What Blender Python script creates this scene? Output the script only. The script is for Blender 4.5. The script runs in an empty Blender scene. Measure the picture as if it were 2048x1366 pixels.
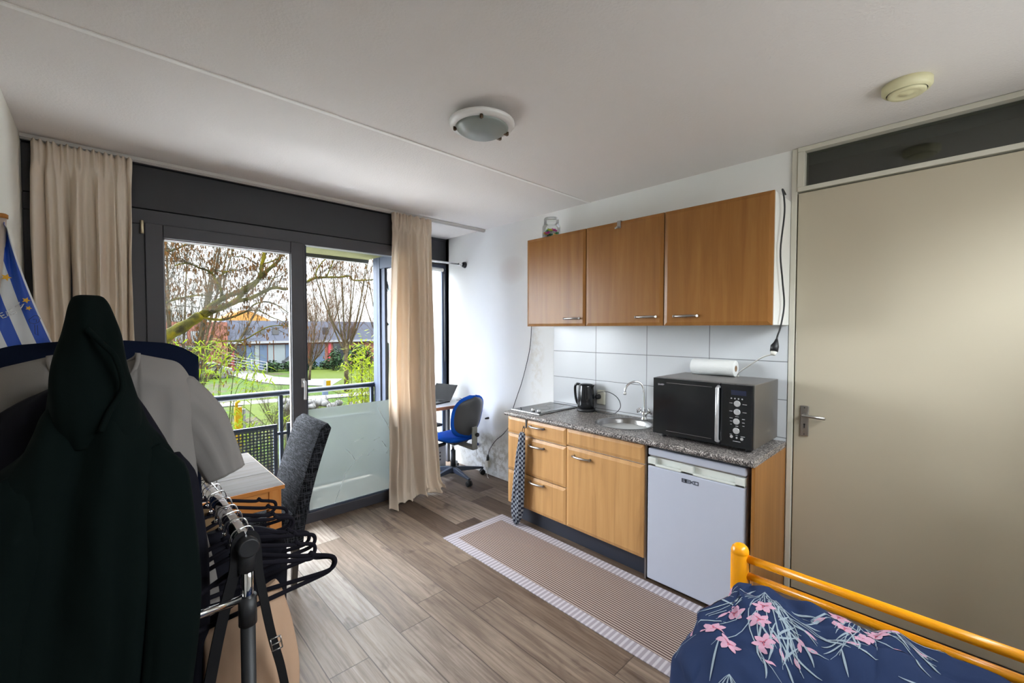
import bpy, math, random
from math import sin, cos, pi, sqrt, radians
from mathutils import Vector, Matrix, noise
random.seed(7)
S = bpy.context.scene
COL = S.collection

# ------------------------------------------------------------------ camera, sky, exposure
YAW, PITCH, ROLL, HCAM = 0.8082146, 0.0294287, 0.00081192, 1.6
fw = Vector((cos(PITCH)*cos(YAW), cos(PITCH)*sin(YAW), -sin(PITCH)))
rt0 = Vector((sin(YAW), -cos(YAW), 0)); up0 = rt0.cross(fw)
rt = cos(ROLL)*rt0 + sin(ROLL)*up0
up = -sin(ROLL)*rt0 + cos(ROLL)*up0
cam = bpy.data.cameras.new('camera'); camo = bpy.data.objects.new('camera', cam); COL.objects.link(camo)
M = Matrix((rt, up, -fw)).transposed().to_4x4(); M.translation = Vector((0, 0, HCAM))
camo.matrix_world = M
cam.sensor_width = 36.0; cam.lens = 858.55/2048*36.0
cam.clip_start = 0.02; cam.clip_end = 400
S.camera = camo

S.view_settings.view_transform = 'Standard'
S.view_settings.look = 'None'
S.view_settings.gamma = 1.0
S.view_settings.use_curve_mapping = False
S.view_settings.exposure = 1.47
cy = S.cycles
cy.use_denoising = True
cy.max_bounces = 9; cy.diffuse_bounces = 6; cy.glossy_bounces = 3
cy.transmission_bounces = 6; cy.transparent_max_bounces = 12
cy.sample_clamp_indirect = 8.0
cy.caustics_reflective = False; cy.caustics_refractive = False

W = bpy.data.worlds.new('overcast_sky'); S.world = W; W.use_nodes = True
wn = W.node_tree; wn.nodes.clear()
o_ = wn.nodes.new('ShaderNodeOutputWorld'); bg = wn.nodes.new('ShaderNodeBackground')
tc = wn.nodes.new('ShaderNodeTexCoord'); sx = wn.nodes.new('ShaderNodeSeparateXYZ')
rp = wn.nodes.new('ShaderNodeValToRGB')
wn.links.new(tc.outputs['Generated'], sx.inputs[0]); wn.links.new(sx.outputs['Z'], rp.inputs[0])
# overcast sky: brighter overhead than at the horizon
SKYK = 14.0; GLOW = 0.14
rp.color_ramp.elements[0].position = 0.0; rp.color_ramp.elements[0].color = (0.046, 0.0465, 0.048, 1)
rp.color_ramp.elements[1].position = 1.0; rp.color_ramp.elements[1].color = (0.80, 0.83, 0.89, 1)
e = rp.color_ramp.elements.new(0.15); e.color = (0.062, 0.063, 0.066, 1)
e = rp.color_ramp.elements.new(0.36); e.color = (0.42, 0.44, 0.475, 1)
e = rp.color_ramp.elements.new(0.6); e.color = (0.62, 0.65, 0.70, 1)
bg.inputs['Strength'].default_value = SKYK
# added sky glow behind the camera, feeding fill light through the rear window
vd = wn.nodes.new('ShaderNodeVectorMath'); vd.operation = 'DOT_PRODUCT'; wn.links.new(tc.outputs['Generated'], vd.inputs[0]); vd.inputs[1].default_value = (-0.15, -0.94, 0.30)
r2 = wn.nodes.new('ShaderNodeValToRGB'); wn.links.new(vd.outputs['Value'], r2.inputs[0])
r2.color_ramp.elements[0].position = 0.15; r2.color_ramp.elements[0].color = (0, 0, 0, 1)
r2.color_ramp.elements[1].position = 1.0; r2.color_ramp.elements[1].color = (GLOW, GLOW*0.985, GLOW*0.97, 1)
ad = wn.nodes.new('ShaderNodeMix'); ad.data_type = 'RGBA'; ad.blend_type = 'ADD'; ad.inputs[0].default_value = 1.0
wn.links.new(rp.outputs[0], ad.inputs[6]); wn.links.new(r2.outputs[0], ad.inputs[7])
wn.links.new(ad.outputs[2], bg.inputs[0]); wn.links.new(bg.outputs[0], o_.inputs[0])
W.cycles.sampling_method = 'MANUAL'; W.cycles.sample_map_resolution = 512

# veiled sun behind the clouds, shining softly from the window side
sun = bpy.data.lights.new('veiled_sun', 'SUN'); sun.energy = 18.0; sun.angle = radians(100); sun.color = (0.94, 0.97, 1.06)
suno = bpy.data.objects.new('veiled_sun', sun); COL.objects.link(suno)
suno.rotation_euler = Vector((-0.60, 1.0, 0.42)).to_track_quat('Z', 'Y').to_euler()
def portal(name, loc, rot, sx_, sy_):
    l = bpy.data.lights.new(name, 'AREA'); l.shape = 'RECTANGLE'; l.size = sx_; l.size_y = sy_; l.cycles.is_portal = True
    ob = bpy.data.objects.new(name, l); COL.objects.link(ob); ob.location = loc; ob.rotation_euler = rot
portal('window_daylight_portal', (1.19, 3.76, 1.2), (radians(-90), 0, 0), 1.85, 2.3)
portal('added_window_daylight_portal', (1.70, -0.72, 2.15), (radians(90), 0, 0), 2.2, 0.65)  # guides sampling through the added rear window
portal('bay_window_daylight_portal', (2.62, 4.43, 1.2), (radians(-90), 0, 0), 0.8, 2.3)

# ------------------------------------------------------------------ mesh helpers
class MB:
    def __init__(s): s.v = []; s.f = []; s.m = []; s.sm = []; s.mi = 0; s.smooth = True
    def add(s, vs, fs, smooth=None):
        b = len(s.v); s.v.extend([tuple(p) for p in vs])
        for f in fs:
            s.f.append(tuple(b+i for i in f)); s.m.append(s.mi); s.sm.append(s.smooth if smooth is None else smooth)
        return s
    def box(s, x0, x1, y0, y1, z0, z1):
        if x0 > x1: x0, x1 = x1, x0
        if y0 > y1: y0, y1 = y1, y0
        if z0 > z1: z0, z1 = z1, z0
        vs = [(x, y, z) for x in (x0, x1) for y in (y0, y1) for z in (z0, z1)]
        return s.add(vs, [(0,1,3,2),(4,6,7,5),(0,4,5,1),(2,3,7,6),(0,2,6,4),(1,5,7,3)], False)
    def hexa(s, b, t):   # 4 bottom + 4 top points
        vs = list(b)+list(t)
        return s.add(vs, [(3,2,1,0),(4,5,6,7),(0,1,5,4),(1,2,6,5),(2,3,7,6),(3,0,4,7)], False)
    def rings(s, rings, caps=True, closed=True, smooth=True):
        n = len(rings[0]); vs = [p for r in rings for p in r]; fs = []
        for i in range(len(rings)-1):
            for j in range(n if closed else n-1):
                k = (j+1) % n
                fs.append((i*n+j, i*n+k, (i+1)*n+k, (i+1)*n+j))
        s.add(vs, fs, smooth)
        if caps and closed:
            b = len(s.v)-len(vs)
            s.f.append(tuple(b+i for i in range(n-1, -1, -1))); s.m.append(s.mi); s.sm.append(False)
            q = b+(len(rings)-1)*n
            s.f.append(tuple(q+i for i in range(n))); s.m.append(s.mi); s.sm.append(False)
        return s
    def tube(s, pts, r, seg=8, caps=True):
        pts = [Vector(p) for p in pts]; n = len(pts)
        rs = r if isinstance(r, (list, tuple)) else [r]*n
        T = []
        for i in range(n):
            t = pts[min(i+1, n-1)]-pts[max(i-1, 0)]
            T.append(t.normalized() if t.length > 1e-9 else Vector((0, 0, 1)))
        a = Vector((0, 0, 1)) if abs(T[0].z) < 0.9 else Vector((1, 0, 0))
        u = T[0].cross(a).normalized(); R = []
        for i in range(n):
            u = (u - T[i]*u.dot(T[i]))
            u = u.normalized() if u.length > 1e-6 else T[i].orthogonal().normalized()
            w = T[i].cross(u)
            R.append([tuple(pts[i]+u*(rs[i]*cos(2*pi*k/seg))+w*(rs[i]*sin(2*pi*k/seg))) for k in range(seg)])
        return s.rings(R, caps)
    def lathe(s, prof, c=(0, 0, 0), seg=32, axis='z', caps=True):
        c = Vector(c); R = []
        for r, h in prof:
            row = []
            for k in range(seg):
                a = 2*pi*k/seg; x, y = r*cos(a), r*sin(a)
                p = {'z': (x, y, h), 'x': (h, x, y), 'y': (y, h, x)}[axis]
                row.append(tuple(c+Vector(p)))
            R.append(row)
        return s.rings(R, caps)
    def grid(s, fn, nu, nv, smooth=True):
        vs = [fn(i/nu, j/nv) for j in range(nv+1) for i in range(nu+1)]
        fs = [(j*(nu+1)+i, j*(nu+1)+i+1, (j+1)*(nu+1)+i+1, (j+1)*(nu+1)+i) for j in range(nv) for i in range(nu)]
        return s.add(vs, fs, smooth)
    def prism(s, poly, axis, a, b):
        def P(p, h): return {'x': (h, p[0], p[1]), 'y': (p[0], h, p[1]), 'z': (p[0], p[1], h)}[axis]
        n = len(poly); vs = [P(p, a) for p in poly]+[P(p, b) for p in poly]
        fs = [tuple(range(n-1, -1, -1)), tuple(range(n, 2*n))]+[(i, (i+1) % n, n+(i+1) % n, n+i) for i in range(n)]
        return s.add(vs, fs, False)

def catmull(pts, k=6):
    pts = [Vector(p) for p in pts]; out = []
    for i in range(len(pts)-1):
        p0 = pts[max(i-1, 0)]; p1 = pts[i]; p2 = pts[i+1]; p3 = pts[min(i+2, len(pts)-1)]
        for j in range(k):
            t = j/k
            out.append(0.5*((2*p1)+(p2-p0)*t+(2*p0-5*p1+4*p2-p3)*t*t+(3*p1-p0-3*p2+p3)*t**3))
    out.append(pts[-1]); return out
def sst(a, b, x):
    t = min(1, max(0, (x-a)/(b-a))); return t*t*(3-2*t)

def thing(name, label=None, cat=None, loc=(0, 0, 0), group=None, rotz=0, kind=None):
    o = bpy.data.objects.new(name, None); COL.objects.link(o); o.location = loc; o.rotation_euler = (0, 0, rotz)
    o.empty_display_size = 0.1
    if label: o['label'] = label
    if cat: o['category'] = cat
    if group: o['group'] = group
    if kind: o['kind'] = kind
    return o
def obj(name, mb, mats, parent=None, label=None, cat=None, group=None, kind=None, bevel=0, bseg=2, sub=0, solid=0, local=False, fix=True, org=None):
    me = bpy.data.meshes.new(name); V = mb.v
    if parent is None and not local:
        if org is None:
            xs = [p[0] for p in V]; ys = [p[1] for p in V]; zs = [p[2] for p in V]
            org = ((min(xs)+max(xs))/2, (min(ys)+max(ys))/2, min(zs))
        V = [(p[0]-org[0], p[1]-org[1], p[2]-org[2]) for p in V]
    me.from_pydata(V, [], mb.f)
    for i, p in enumerate(me.polygons): p.use_smooth = mb.sm[i]; p.material_index = mb.m[i]
    for mm in (mats if isinstance(mats, (list, tuple)) else [mats]): me.materials.append(mm)
    if fix:
        import bmesh
        bm = bmesh.new(); bm.from_mesh(me); bmesh.ops.recalc_face_normals(bm, faces=bm.faces); bm.to_mesh(me); bm.free()
    me.update()
    o = bpy.data.objects.new(name, me); COL.objects.link(o)
    if parent:
        o.parent = parent
        if not local:
            o.matrix_parent_inverse = Matrix.Translation(-Vector(parent.location))
    elif not local: o.location = org
    if label: o['label'] = label
    if cat: o['category'] = cat
    if group: o['group'] = group
    if kind: o['kind'] = kind
    if bevel:
        b = o.modifiers.new('bevel', 'BEVEL'); b.width = bevel; b.segments = bseg; b.limit_method = 'ANGLE'; b.angle_limit = radians(35)
    if solid:
        b = o.modifiers.new('solidify', 'SOLIDIFY'); b.thickness = solid; b.offset = 0
    if sub:
        b = o.modifiers.new('subsurf', 'SUBSURF'); b.levels = sub; b.render_levels = sub
    return o
def dup(o, parent=None):
    c = o.copy(); COL.objects.link(c); c.parent = parent
    for ch in list(o.children): dup(ch, c)
    return c

# ------------------------------------------------------------------ materials
class NT:
    def __init__(s, name):
        s.mat = bpy.data.materials.new(name); s.mat.use_nodes = True; s.t = s.mat.node_tree; s.t.nodes.clear()
        s.out = s.n('ShaderNodeOutputMaterial'); s.tc = s.n('ShaderNodeTexCoord')
    def n(s, t, **kw):
        nd = s.t.nodes.new(t)
        for k, v in kw.items(): setattr(nd, k, v)
        return nd
    def l(s, a, b): s.t.links.new(a, b); return s
    def val(s, node, key, v):
        if hasattr(v, 'default_value') or hasattr(v, 'is_output'): s.l(v, node.inputs[key])
        else: node.inputs[key].default_value = v
    def math(s, op, a, b=0.0, c=None):
        nd = s.n('ShaderNodeMath', operation=op); s.val(nd, 0, a); s.val(nd, 1, b)
        if c is not None: s.val(nd, 2, c)
        return nd.outputs[0]
    def map(s, scale=(1, 1, 1), rot=(0, 0, 0), loc=(0, 0, 0), src=None):
        m = s.n('ShaderNodeMapping'); s.l(src or s.tc.outputs['Object'], m.inputs[0])
        m.inputs['Scale'].default_value = scale; m.inputs['Rotation'].default_value = rot; m.inputs['Location'].default_value = loc
        return m.outputs[0]
    def noise(s, vec, scale, detail=3, rough=0.5, dist=0.0):
        nd = s.n('ShaderNodeTexNoise'); s.l(vec, nd.inputs['Vector'])
        nd.inputs['Scale'].default_value = scale; nd.inputs['Detail'].default_value = detail
        nd.inputs['Roughness'].default_value = rough; nd.inputs['Distortion'].default_value = dist
        return nd.outputs[0]
    def ramp(s, fac, stops, interp='LINEAR'):
        r = s.n('ShaderNodeValToRGB'); s.l(fac, r.inputs[0]); cr = r.color_ramp; cr.interpolation = interp
        while len(cr.elements) > 1: cr.elements.remove(cr.elements[-1])
        for i, (p, c) in enumerate(stops):
            e = cr.elements[0] if i == 0 else cr.elements.new(p)
            e.position = p; e.color = tuple(c)+(1,) if len(c) == 3 else c
        return r.outputs[0]
    def mix(s, fac, a, b, blend='MIX'):
        m = s.n('ShaderNodeMix', data_type='RGBA', blend_type=blend)
        s.val(m, 0, fac)
        for k, v in ((6, a), (7, b)):
            if isinstance(v, tuple): m.inputs[k].default_value = v+(1,) if len(v) == 3 else v
            else: s.l(v, m.inputs[k])
        return m.outputs[2]
    def bsdf(s, col, rough=0.5, metal=0.0, bump=None, bstr=0.2, bdist=0.002, **kw):
        b = s.n('ShaderNodeBsdfPrincipled')
        if isinstance(col, tuple): b.inputs['Base Color'].default_value = col+(1,)
        else: s.l(col, b.inputs['Base Color'])
        s.val(b, 'Roughness', rough); b.inputs['Metallic'].default_value = metal
        for k, v in kw.items(): s.val(b, k.replace('_', ' '), v)
        if bump is not None:
            bp = s.n('ShaderNodeBump'); bp.inputs['Strength'].default_value = bstr; bp.inputs['Distance'].default_value = bdist
            s.l(bump, bp.inputs['Height']); s.l(bp.outputs[0], b.inputs['Normal'])
        s.b = b; s.l(b.outputs[0], s.out.inputs[0]); return s.mat
def plain(name, col, rough=0.5, metal=0.0, var=0.06, scale=12, bump=0, bscale=200, **kw):
    t = NT(name); v = t.map()
    n = t.noise(v, scale, 3)
    c = t.mix(n, tuple(x*(1-var) for x in col), tuple(min(1, x*(1+var)) for x in col))
    bn = t.noise(v, bscale, 2) if bump else None
    return t.bsdf(c, rough, metal, bump=bn, bstr=bump, **kw)
def wood(name, c1, c2, c3, axis=2, rough=0.45, sc=1.0, knots=False):
    t = NT(name); s = [14*sc]*3; s[axis] = 0.9*sc
    v = t.map(tuple(s)); n = t.noise(v, 1.6, 5, 0.6, 0.6)
    s2 = [70*sc]*3; s2[axis] = 2*sc
    n2 = t.noise(t.map(tuple(s2)), 1.5, 3, 0.6)
    c = t.ramp(n, [(0.25, c1), (0.5, c2), (0.75, c3)])
    c = t.mix(t.math('MULTIPLY', n2, 0.35), c, c1)
    if knots:
        k = t.n('ShaderNodeTexVoronoi'); ks = [9.0]*3; ks[axis] = 2.2
        t.l(t.map(tuple(ks)), k.inputs['Vector']); k.inputs['Scale'].default_value = 1
        kk = t.ramp(k.outputs['Distance'], [(0.0, (1, 1, 1)), (0.09, (1, 1, 1)), (0.13, (0, 0, 0))])
        c = t.mix(kk, c, tuple(x*0.22 for x in c1))
    return t.bsdf(c, rough, bump=n2, bstr=0.06, Specular_IOR_Level=0.3)
def metal(name, col, rough): 
    t = NT(name); n = t.noise(t.map((60, 60, 4)), 3, 2)
    return t.bsdf(t.mix(n, tuple(x*0.9 for x in col), col), rough, 1.0)

m_wall = None
def wall_mat(name, base, stain, kitchen=False):
    t = NT(name); v = t.map()
    n = t.noise(v, 1.3, 4, 0.55); c = t.mix(t.ramp(n, [(0.35, (0, 0, 0)), (0.7, (1, 1, 1))]), base, tuple(x*0.95 for x in base))
    if kitchen:   # grimy flaking patch low on the wall by the sockets, greasy smudge beside the cabinet
        g = t.n('ShaderNodeNewGeometry'); sp = t.n('ShaderNodeSeparateXYZ'); t.l(g.outputs['Position'], sp.inputs[0])
        yy, zz = sp.outputs['Y'], sp.outputs['Z']
        def blob(cy_, cz, ry, rz, hi):
            a = t.math('POWER', t.math('DIVIDE', t.math('SUBTRACT', yy, cy_), ry), 2); b = t.math('POWER', t.math('DIVIDE', t.math('SUBTRACT', zz, cz), rz), 2)
            return t.ramp(t.math('ADD', a, b), [(0, (hi,)*3), (1, (0, 0, 0))])
        nn = t.ramp(t.noise(v, 16, 5, 0.7), [(0.45, (0, 0, 0)), (0.6, (1, 1, 1))])
        f1 = t.math('MULTIPLY', blob(3.55, 0.2, 0.6, 0.3, 1.0), nn)
        c = t.mix(f1, c, stain)
        c = t.mix(t.math('MULTIPLY', blob(3.2, 2.2, 0.22, 0.16, 0.35), 1.0), c, (0.62, 0.5, 0.45))
        c = t.mix(t.math('MULTIPLY', blob(2.85, 1.3, 0.12, 0.5, 0.5), nn), c, (0.66, 0.6, 0.5))
    b = t.noise(v, 160, 2, 0.6)
    return t.bsdf(c, 0.75, bump=b, bstr=0.15, bdist=0.002)
m_wallw = wall_mat('white_wall_paint', (0.84, 0.84, 0.825), (0.45, 0.42, 0.36), True)
m_walll = wall_mat('cream_wall_paint', (0.78, 0.77, 0.70), (0.5, 0.45, 0.4))
t = NT('ceiling_paint'); v = t.map(); vo = t.n('ShaderNodeTexNoise'); t.l(v, vo.inputs['Vector']); vo.inputs['Scale'].default_value = 85; vo.inputs['Detail'].default_value = 4
m_ceil = t.bsdf(t.mix(t.noise(v, 1.2, 3), (0.715, 0.675, 0.655), (0.755, 0.715, 0.695)), 0.85, bump=vo.outputs[0], bstr=0.5, bdist=0.004)
m_seam = plain('joint_cover_paint', (0.86, 0.84, 0.82), 0.6)

# floor planks running along Y
def floor_mat():
    t = NT('laminate_planks'); g = t.n('ShaderNodeNewGeometry'); sp = t.n('ShaderNodeSeparateXYZ'); t.l(g.outputs['Position'], sp.inputs[0])
    X, Y = sp.outputs['X'], sp.outputs['Y']
    PW, PL = 0.192, 1.25
    rx = t.math('DIVIDE', t.math('ADD', X, 10.0+PW*0.17), PW); row = t.math('FLOOR', rx)
    wn1 = t.n('ShaderNodeTexWhiteNoise', noise_dimensions='1D'); t.l(row, wn1.inputs['W'])
    cyy = t.math('ADD', t.math('DIVIDE', t.math('ADD', Y, 10.0), PL), t.math('MULTIPLY', wn1.outputs['Value'], 7.3)); colm = t.math('FLOOR', cyy)
    cb = t.n('ShaderNodeCombineXYZ'); t.l(row, cb.inputs[0]); t.l(colm, cb.inputs[1])
    wn2 = t.n('ShaderNodeTexWhiteNoise', noise_dimensions='3D'); t.l(cb.outputs[0], wn2.inputs['Vector'])
    pid = wn2.outputs['Value']
    cv = t.n('ShaderNodeCombineXYZ'); t.l(t.math('MULTIPLY', X, 9.0), cv.inputs[0]); t.l(t.math('MULTIPLY', Y, 1.1), cv.inputs[1]); t.l(t.math('MULTIPLY', pid, 40.0), cv.inputs[2])
    n1 = t.noise(cv.outputs[0], 1.3, 6, 0.62, 1.2)
    cv2 = t.n('ShaderNodeCombineXYZ'); t.l(t.math('MULTIPLY', X, 75.0), cv2.inputs[0]); t.l(t.math('MULTIPLY', Y, 2.5), cv2.inputs[1]); t.l(t.math('MULTIPLY', pid, 90.0), cv2.inputs[2])
    n2 = t.noise(cv2.outputs[0], 1.0, 4, 0.65)
    cv3 = t.n('ShaderNodeCombineXYZ'); t.l(t.math('MULTIPLY', X, 5.0), cv3.inputs[0]); t.l(t.math('MULTIPLY', Y, 2.6), cv3.inputs[1]); t.l(t.math('MULTIPLY', pid, 17.0), cv3.inputs[2])
    n3 = t.noise(cv3.outputs[0], 1.4, 3, 0.55, 0.5)
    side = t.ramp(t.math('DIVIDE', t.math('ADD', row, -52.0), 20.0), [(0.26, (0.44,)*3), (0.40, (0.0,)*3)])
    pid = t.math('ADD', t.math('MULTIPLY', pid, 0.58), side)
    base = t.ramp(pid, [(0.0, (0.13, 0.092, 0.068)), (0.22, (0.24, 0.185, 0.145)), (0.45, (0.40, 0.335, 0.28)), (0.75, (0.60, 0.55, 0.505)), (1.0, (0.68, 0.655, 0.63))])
    c = t.mix(t.ramp(n1, [(0.3, (0, 0, 0)), (0.72, (1, 1, 1))]), t.mix(1.0, base, (0.62, 0.58, 0.55), 'MULTIPLY'), t.mix(1.0, base, (1.22, 1.22, 1.2), 'MULTIPLY'))
    c = t.mix(t.ramp(n2, [(0.42, (0.55,)*3), (0.56, (0, 0, 0))]), c, t.mix(1.0, c, (0.5, 0.45, 0.42), 'MULTIPLY'))
    c = t.mix(t.ramp(n3, [(0.60, (0, 0, 0)), (0.72, (0.75,)*3)]), c, t.mix(1.0, c, (0.42, 0.38, 0.4), 'MULTIPLY'))
    fx = t.math('FRACT', rx); fy = t.math('FRACT', cyy)
    ex = t.math('MINIMUM', fx, t.math('SUBTRACT', 1.0, fx)); ey = t.math('MULTIPLY', t.math('MINIMUM', fy, t.math('SUBTRACT', 1.0, fy)), PL/PW)
    ed = t.math('MINIMUM', ex, ey)
    gap = t.ramp(ed, [(0.0, (1, 1, 1)), (0.009, (0.9,)*3), (0.017, (0, 0, 0))])
    c = t.mix(t.math('MULTIPLY', gap, 0.7), c, (0.05, 0.04, 0.035))
    h = t.math('SUBTRACT', t.math('MULTIPLY', n2, 0.3), gap)
    m = t.bsdf(t.mix(1.0, c, (0.60, 0.55, 0.52), 'MULTIPLY'), t.ramp(n1, [(0.2, (0.42,)*3), (0.8, (0.58,)*3)]), bump=h, bstr=0.25, bdist=0.002, Specular_IOR_Level=0.22)
    return m
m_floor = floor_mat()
m_frame = plain('anthracite_frame_paint', (0.046, 0.046, 0.057), 0.42, var=0.08, scale=5)
m_framex = plain('anthracite_exterior_paint', (0.050, 0.061, 0.090), 0.6, var=0.06, scale=5, Specular_IOR_Level=0.15)
m_panel = plain('anthracite_header_panel', (0.026, 0.027, 0.033), 0.5, var=0.08, scale=3)
m_rubber = plain('black_rubber', (0.008, 0.008, 0.009), 0.6)
m_railm = plain('curtain_track_aluminium', (0.62, 0.60, 0.58), 0.45, 0.35)
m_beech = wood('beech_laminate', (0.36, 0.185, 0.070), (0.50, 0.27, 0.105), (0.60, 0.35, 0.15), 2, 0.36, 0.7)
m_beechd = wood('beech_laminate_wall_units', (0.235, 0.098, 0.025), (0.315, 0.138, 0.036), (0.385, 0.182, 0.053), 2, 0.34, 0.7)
m_pine = wood('orange_pine', (0.42, 0.15, 0.03), (0.56, 0.22, 0.055), (0.66, 0.30, 0.09), 2, 0.4, 1.0, True)
m_pinex = wood('orange_pine_rail', (0.42, 0.15, 0.03), (0.56, 0.22, 0.055), (0.66, 0.30, 0.09), 0, 0.4, 1.0, True)
m_ptop = wood('worn_pale_tabletop', (0.075, 0.060, 0.050), (0.115, 0.102, 0.094), (0.15, 0.138, 0.132), 0, 0.7, 1.0)
def granite():
    t = NT('speckled_granite_laminate'); v = t.map()
    vr = t.n('ShaderNodeTexVoronoi'); t.l(v, vr.inputs['Vector']); vr.inputs['Scale'].default_value = 190
    sp = t.n('ShaderNodeSeparateColor'); t.l(vr.outputs['Color'], sp.inputs[0])
    c = t.ramp(sp.outputs[0], [(0.0, (0.035, 0.03, 0.03)), (0.3, (0.10, 0.09, 0.085)), (0.5, (0.22, 0.195, 0.18)), (0.72, (0.34, 0.30, 0.28)), (0.9, (0.56, 0.52, 0.49))], 'CONSTANT')
    return t.bsdf(c, 0.38, Specular_IOR_Level=0.3)
m_gran = granite()
m_white = plain('white_laminate', (0.78, 0.78, 0.76), 0.4, var=0.02)
m_fridge = plain('white_enamel', (0.46, 0.485, 0.57), 0.3, var=0.015)
m_fridgeg = plain('grey_white_plastic', (0.62, 0.64, 0.60), 0.4, var=0.02)
m_plinth = plain('dark_navy_plinth', (0.022, 0.026, 0.040), 0.4)
def tile_mat():
    t = NT('white_wall_tiles'); g = t.n('ShaderNodeNewGeometry'); sp = t.n('ShaderNodeSeparateXYZ'); t.l(g.outputs['Position'], sp.inputs[0])
    fy = t.math('FRACT', t.math('DIVIDE', t.math('ADD', sp.outputs['Y'], 0.4725*20-0.731), 0.4725)); fz = t.math('FRACT', t.math('DIVIDE', t.math('ADD', sp.outputs['Z'], 0.236*20-1.398), 0.236))
    ey = t.math('MULTIPLY', t.math('MINIMUM', fy, t.math('SUBTRACT', 1, fy)), 0.4725); ez = t.math('MULTIPLY', t.math('MINIMUM', fz, t.math('SUBTRACT', 1, fz)), 0.236)
    e = t.math('MINIMUM', ey, ez)
    gp = t.ramp(e, [(0.0, (1, 1, 1)), (0.0022, (1, 1, 1)), (0.003, (0, 0, 0))])
    c = t.mix(gp, (0.60, 0.615, 0.635), (0.03, 0.03, 0.035))
    n = t.noise(t.map((3, 3, 3)), 1.5, 2)
    return t.bsdf(c, t.math('ADD', t.math('MULTIPLY', gp, 0.5), 0.24), bump=t.math('SUBTRACT', t.math('MULTIPLY', n, 0.6), gp), bstr=0.18, bdist=0.003)
m_tile = tile_mat()
m_steel = metal('brushed_steel', (0.42, 0.415, 0.41), 0.30)
m_chrome = metal('chrome', (0.80, 0.80, 0.82), 0.10)
m_pewter = metal('satin_nickel', (0.46, 0.44, 0.42), 0.32)
m_black = plain('gloss_black_plastic', (0.010, 0.011, 0.013), 0.12)
m_blackm = plain('matt_black_plastic', (0.014, 0.014, 0.016), 0.5)
m_blkglass = plain('black_ceramic_glass', (0.012, 0.012, 0.014), 0.06)
m_mwside = metal('grey_painted_steel', (0.33, 0.31, 0.295), 0.45)
m_silver = plain('silver_button', (0.55, 0.55, 0.56), 0.3, 0.5)
m_doorp = plain('cream_door_paint', (0.47, 0.415, 0.315), 0.32, var=0.02, scale=2)
m_doorf = plain('cream_door_frame_paint', (0.60, 0.575, 0.49), 0.4, var=0.02)
m_smoke = plain('yellowed_plastic', (0.70, 0.66, 0.42), 0.4, var=0.03)
m_socket = plain('ivory_socket_plastic', (0.72, 0.70, 0.60), 0.35)
m_wcord = plain('white_cord', (0.70, 0.68, 0.62), 0.5)
m_yellow = plain('amber_yellow_lacquer', (0.90, 0.345, 0.003), 0.25, var=0.03)
def glass_clear(name='clear_pane', tint=(0.96, 0.98, 0.97), refl=1.0):
    t = NT(name); tr = t.n('ShaderNodeBsdfTransparent'); tr.inputs[0].default_value = tint+(1,)
    gl = t.n('ShaderNodeBsdfGlossy'); gl.inputs['Roughness'].default_value = 0.02
    lw = t.n('ShaderNodeLayerWeight'); lw.inputs[0].default_value = 0.5
    fz = t.math('ADD', 0.04, t.math('MULTIPLY', 0.9, t.math('POWER', lw.outputs['Facing'], 5.0)))
    mx = t.n('ShaderNodeMixShader'); t.l(t.math('MULTIPLY', fz, refl), mx.inputs[0]); t.l(tr.outputs[0], mx.inputs[1]); t.l(gl.outputs[0], mx.inputs[2]); t.l(mx.outputs[0], t.out.inputs[0])
    return t.mat
m_glass = glass_clear(refl=0.22)
def film_mat():
    t = NT('frosted_film'); v = t.map()
    rf = t.n('ShaderNodeBsdfRefraction'); rf.inputs['Roughness'].default_value = 0.21; rf.inputs['IOR'].default_value = 1.12; rf.inputs[0].default_value = (0.58, 0.60, 0.59, 1)
    tl = t.n('ShaderNodeBsdfTranslucent'); tl.inputs[0].default_value = (0.40, 0.43, 0.41, 1)
    df = t.n('ShaderNodeBsdfDiffuse'); df.inputs[0].default_value = (0.34, 0.37, 0.36, 1)
    a = t.n('ShaderNodeMixShader'); a.inputs[0].default_value = 0.24; t.l(rf.outputs[0], a.inputs[1]); t.l(tl.outputs[0], a.inputs[2])
    b = t.n('ShaderNodeMixShader'); t.l(a.outputs[0], b.inputs[1]); t.l(df.outputs[0], b.inputs[2]); b.inputs[0].default_value = 0.22
    t.l(b.outputs[0], t.out.inputs[0]); return t.mat
m_film = film_mat()
def fabric(name, c1, c2, rough=0.9, trans=0.0, weave=900, fold=3, sheen=0.0):
    t = NT(name); v = t.map(); w = t.noise(v, weave, 2, 0.6); n = t.noise(v, fold, 3)
    c = t.mix(n, c1, c2)
    m = t.bsdf(c, rough, bump=w, bstr=0.25, bdist=0.001, Specular_IOR_Level=0.08)
    if trans:
        tl = t.n('ShaderNodeBsdfTranslucent'); t.l(c, tl.inputs[0]); mx = t.n('ShaderNodeMixShader'); mx.inputs[0].default_value = trans
        t.l(t.b.outputs[0], mx.inputs[1]); t.l(tl.outputs[0], mx.inputs[2]); t.l(mx.outputs[0], t.out.inputs[0])
    if sheen: t.b.inputs['Sheen Weight'].default_value = sheen; t.b.inputs['Sheen Tint'].default_value = (c2[0]*3, c2[1]*3, c2[2]*3, 1)
    return m
m_curt = fabric('beige_linen', (0.76, 0.66, 0.55), (0.84, 0.745, 0.64), 0.95, 0.42)
m_curtl = fabric('beige_linen_brightened', (0.80, 0.70, 0.59), (0.87, 0.78, 0.68), 0.95, 0.10)  # left curtain only: made paler and more opaque so it renders brighter
m_blind = fabric('white_blind_cloth', (0.80, 0.80, 0.80), (0.84, 0.84, 0.85), 0.8, 0.5)
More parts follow.
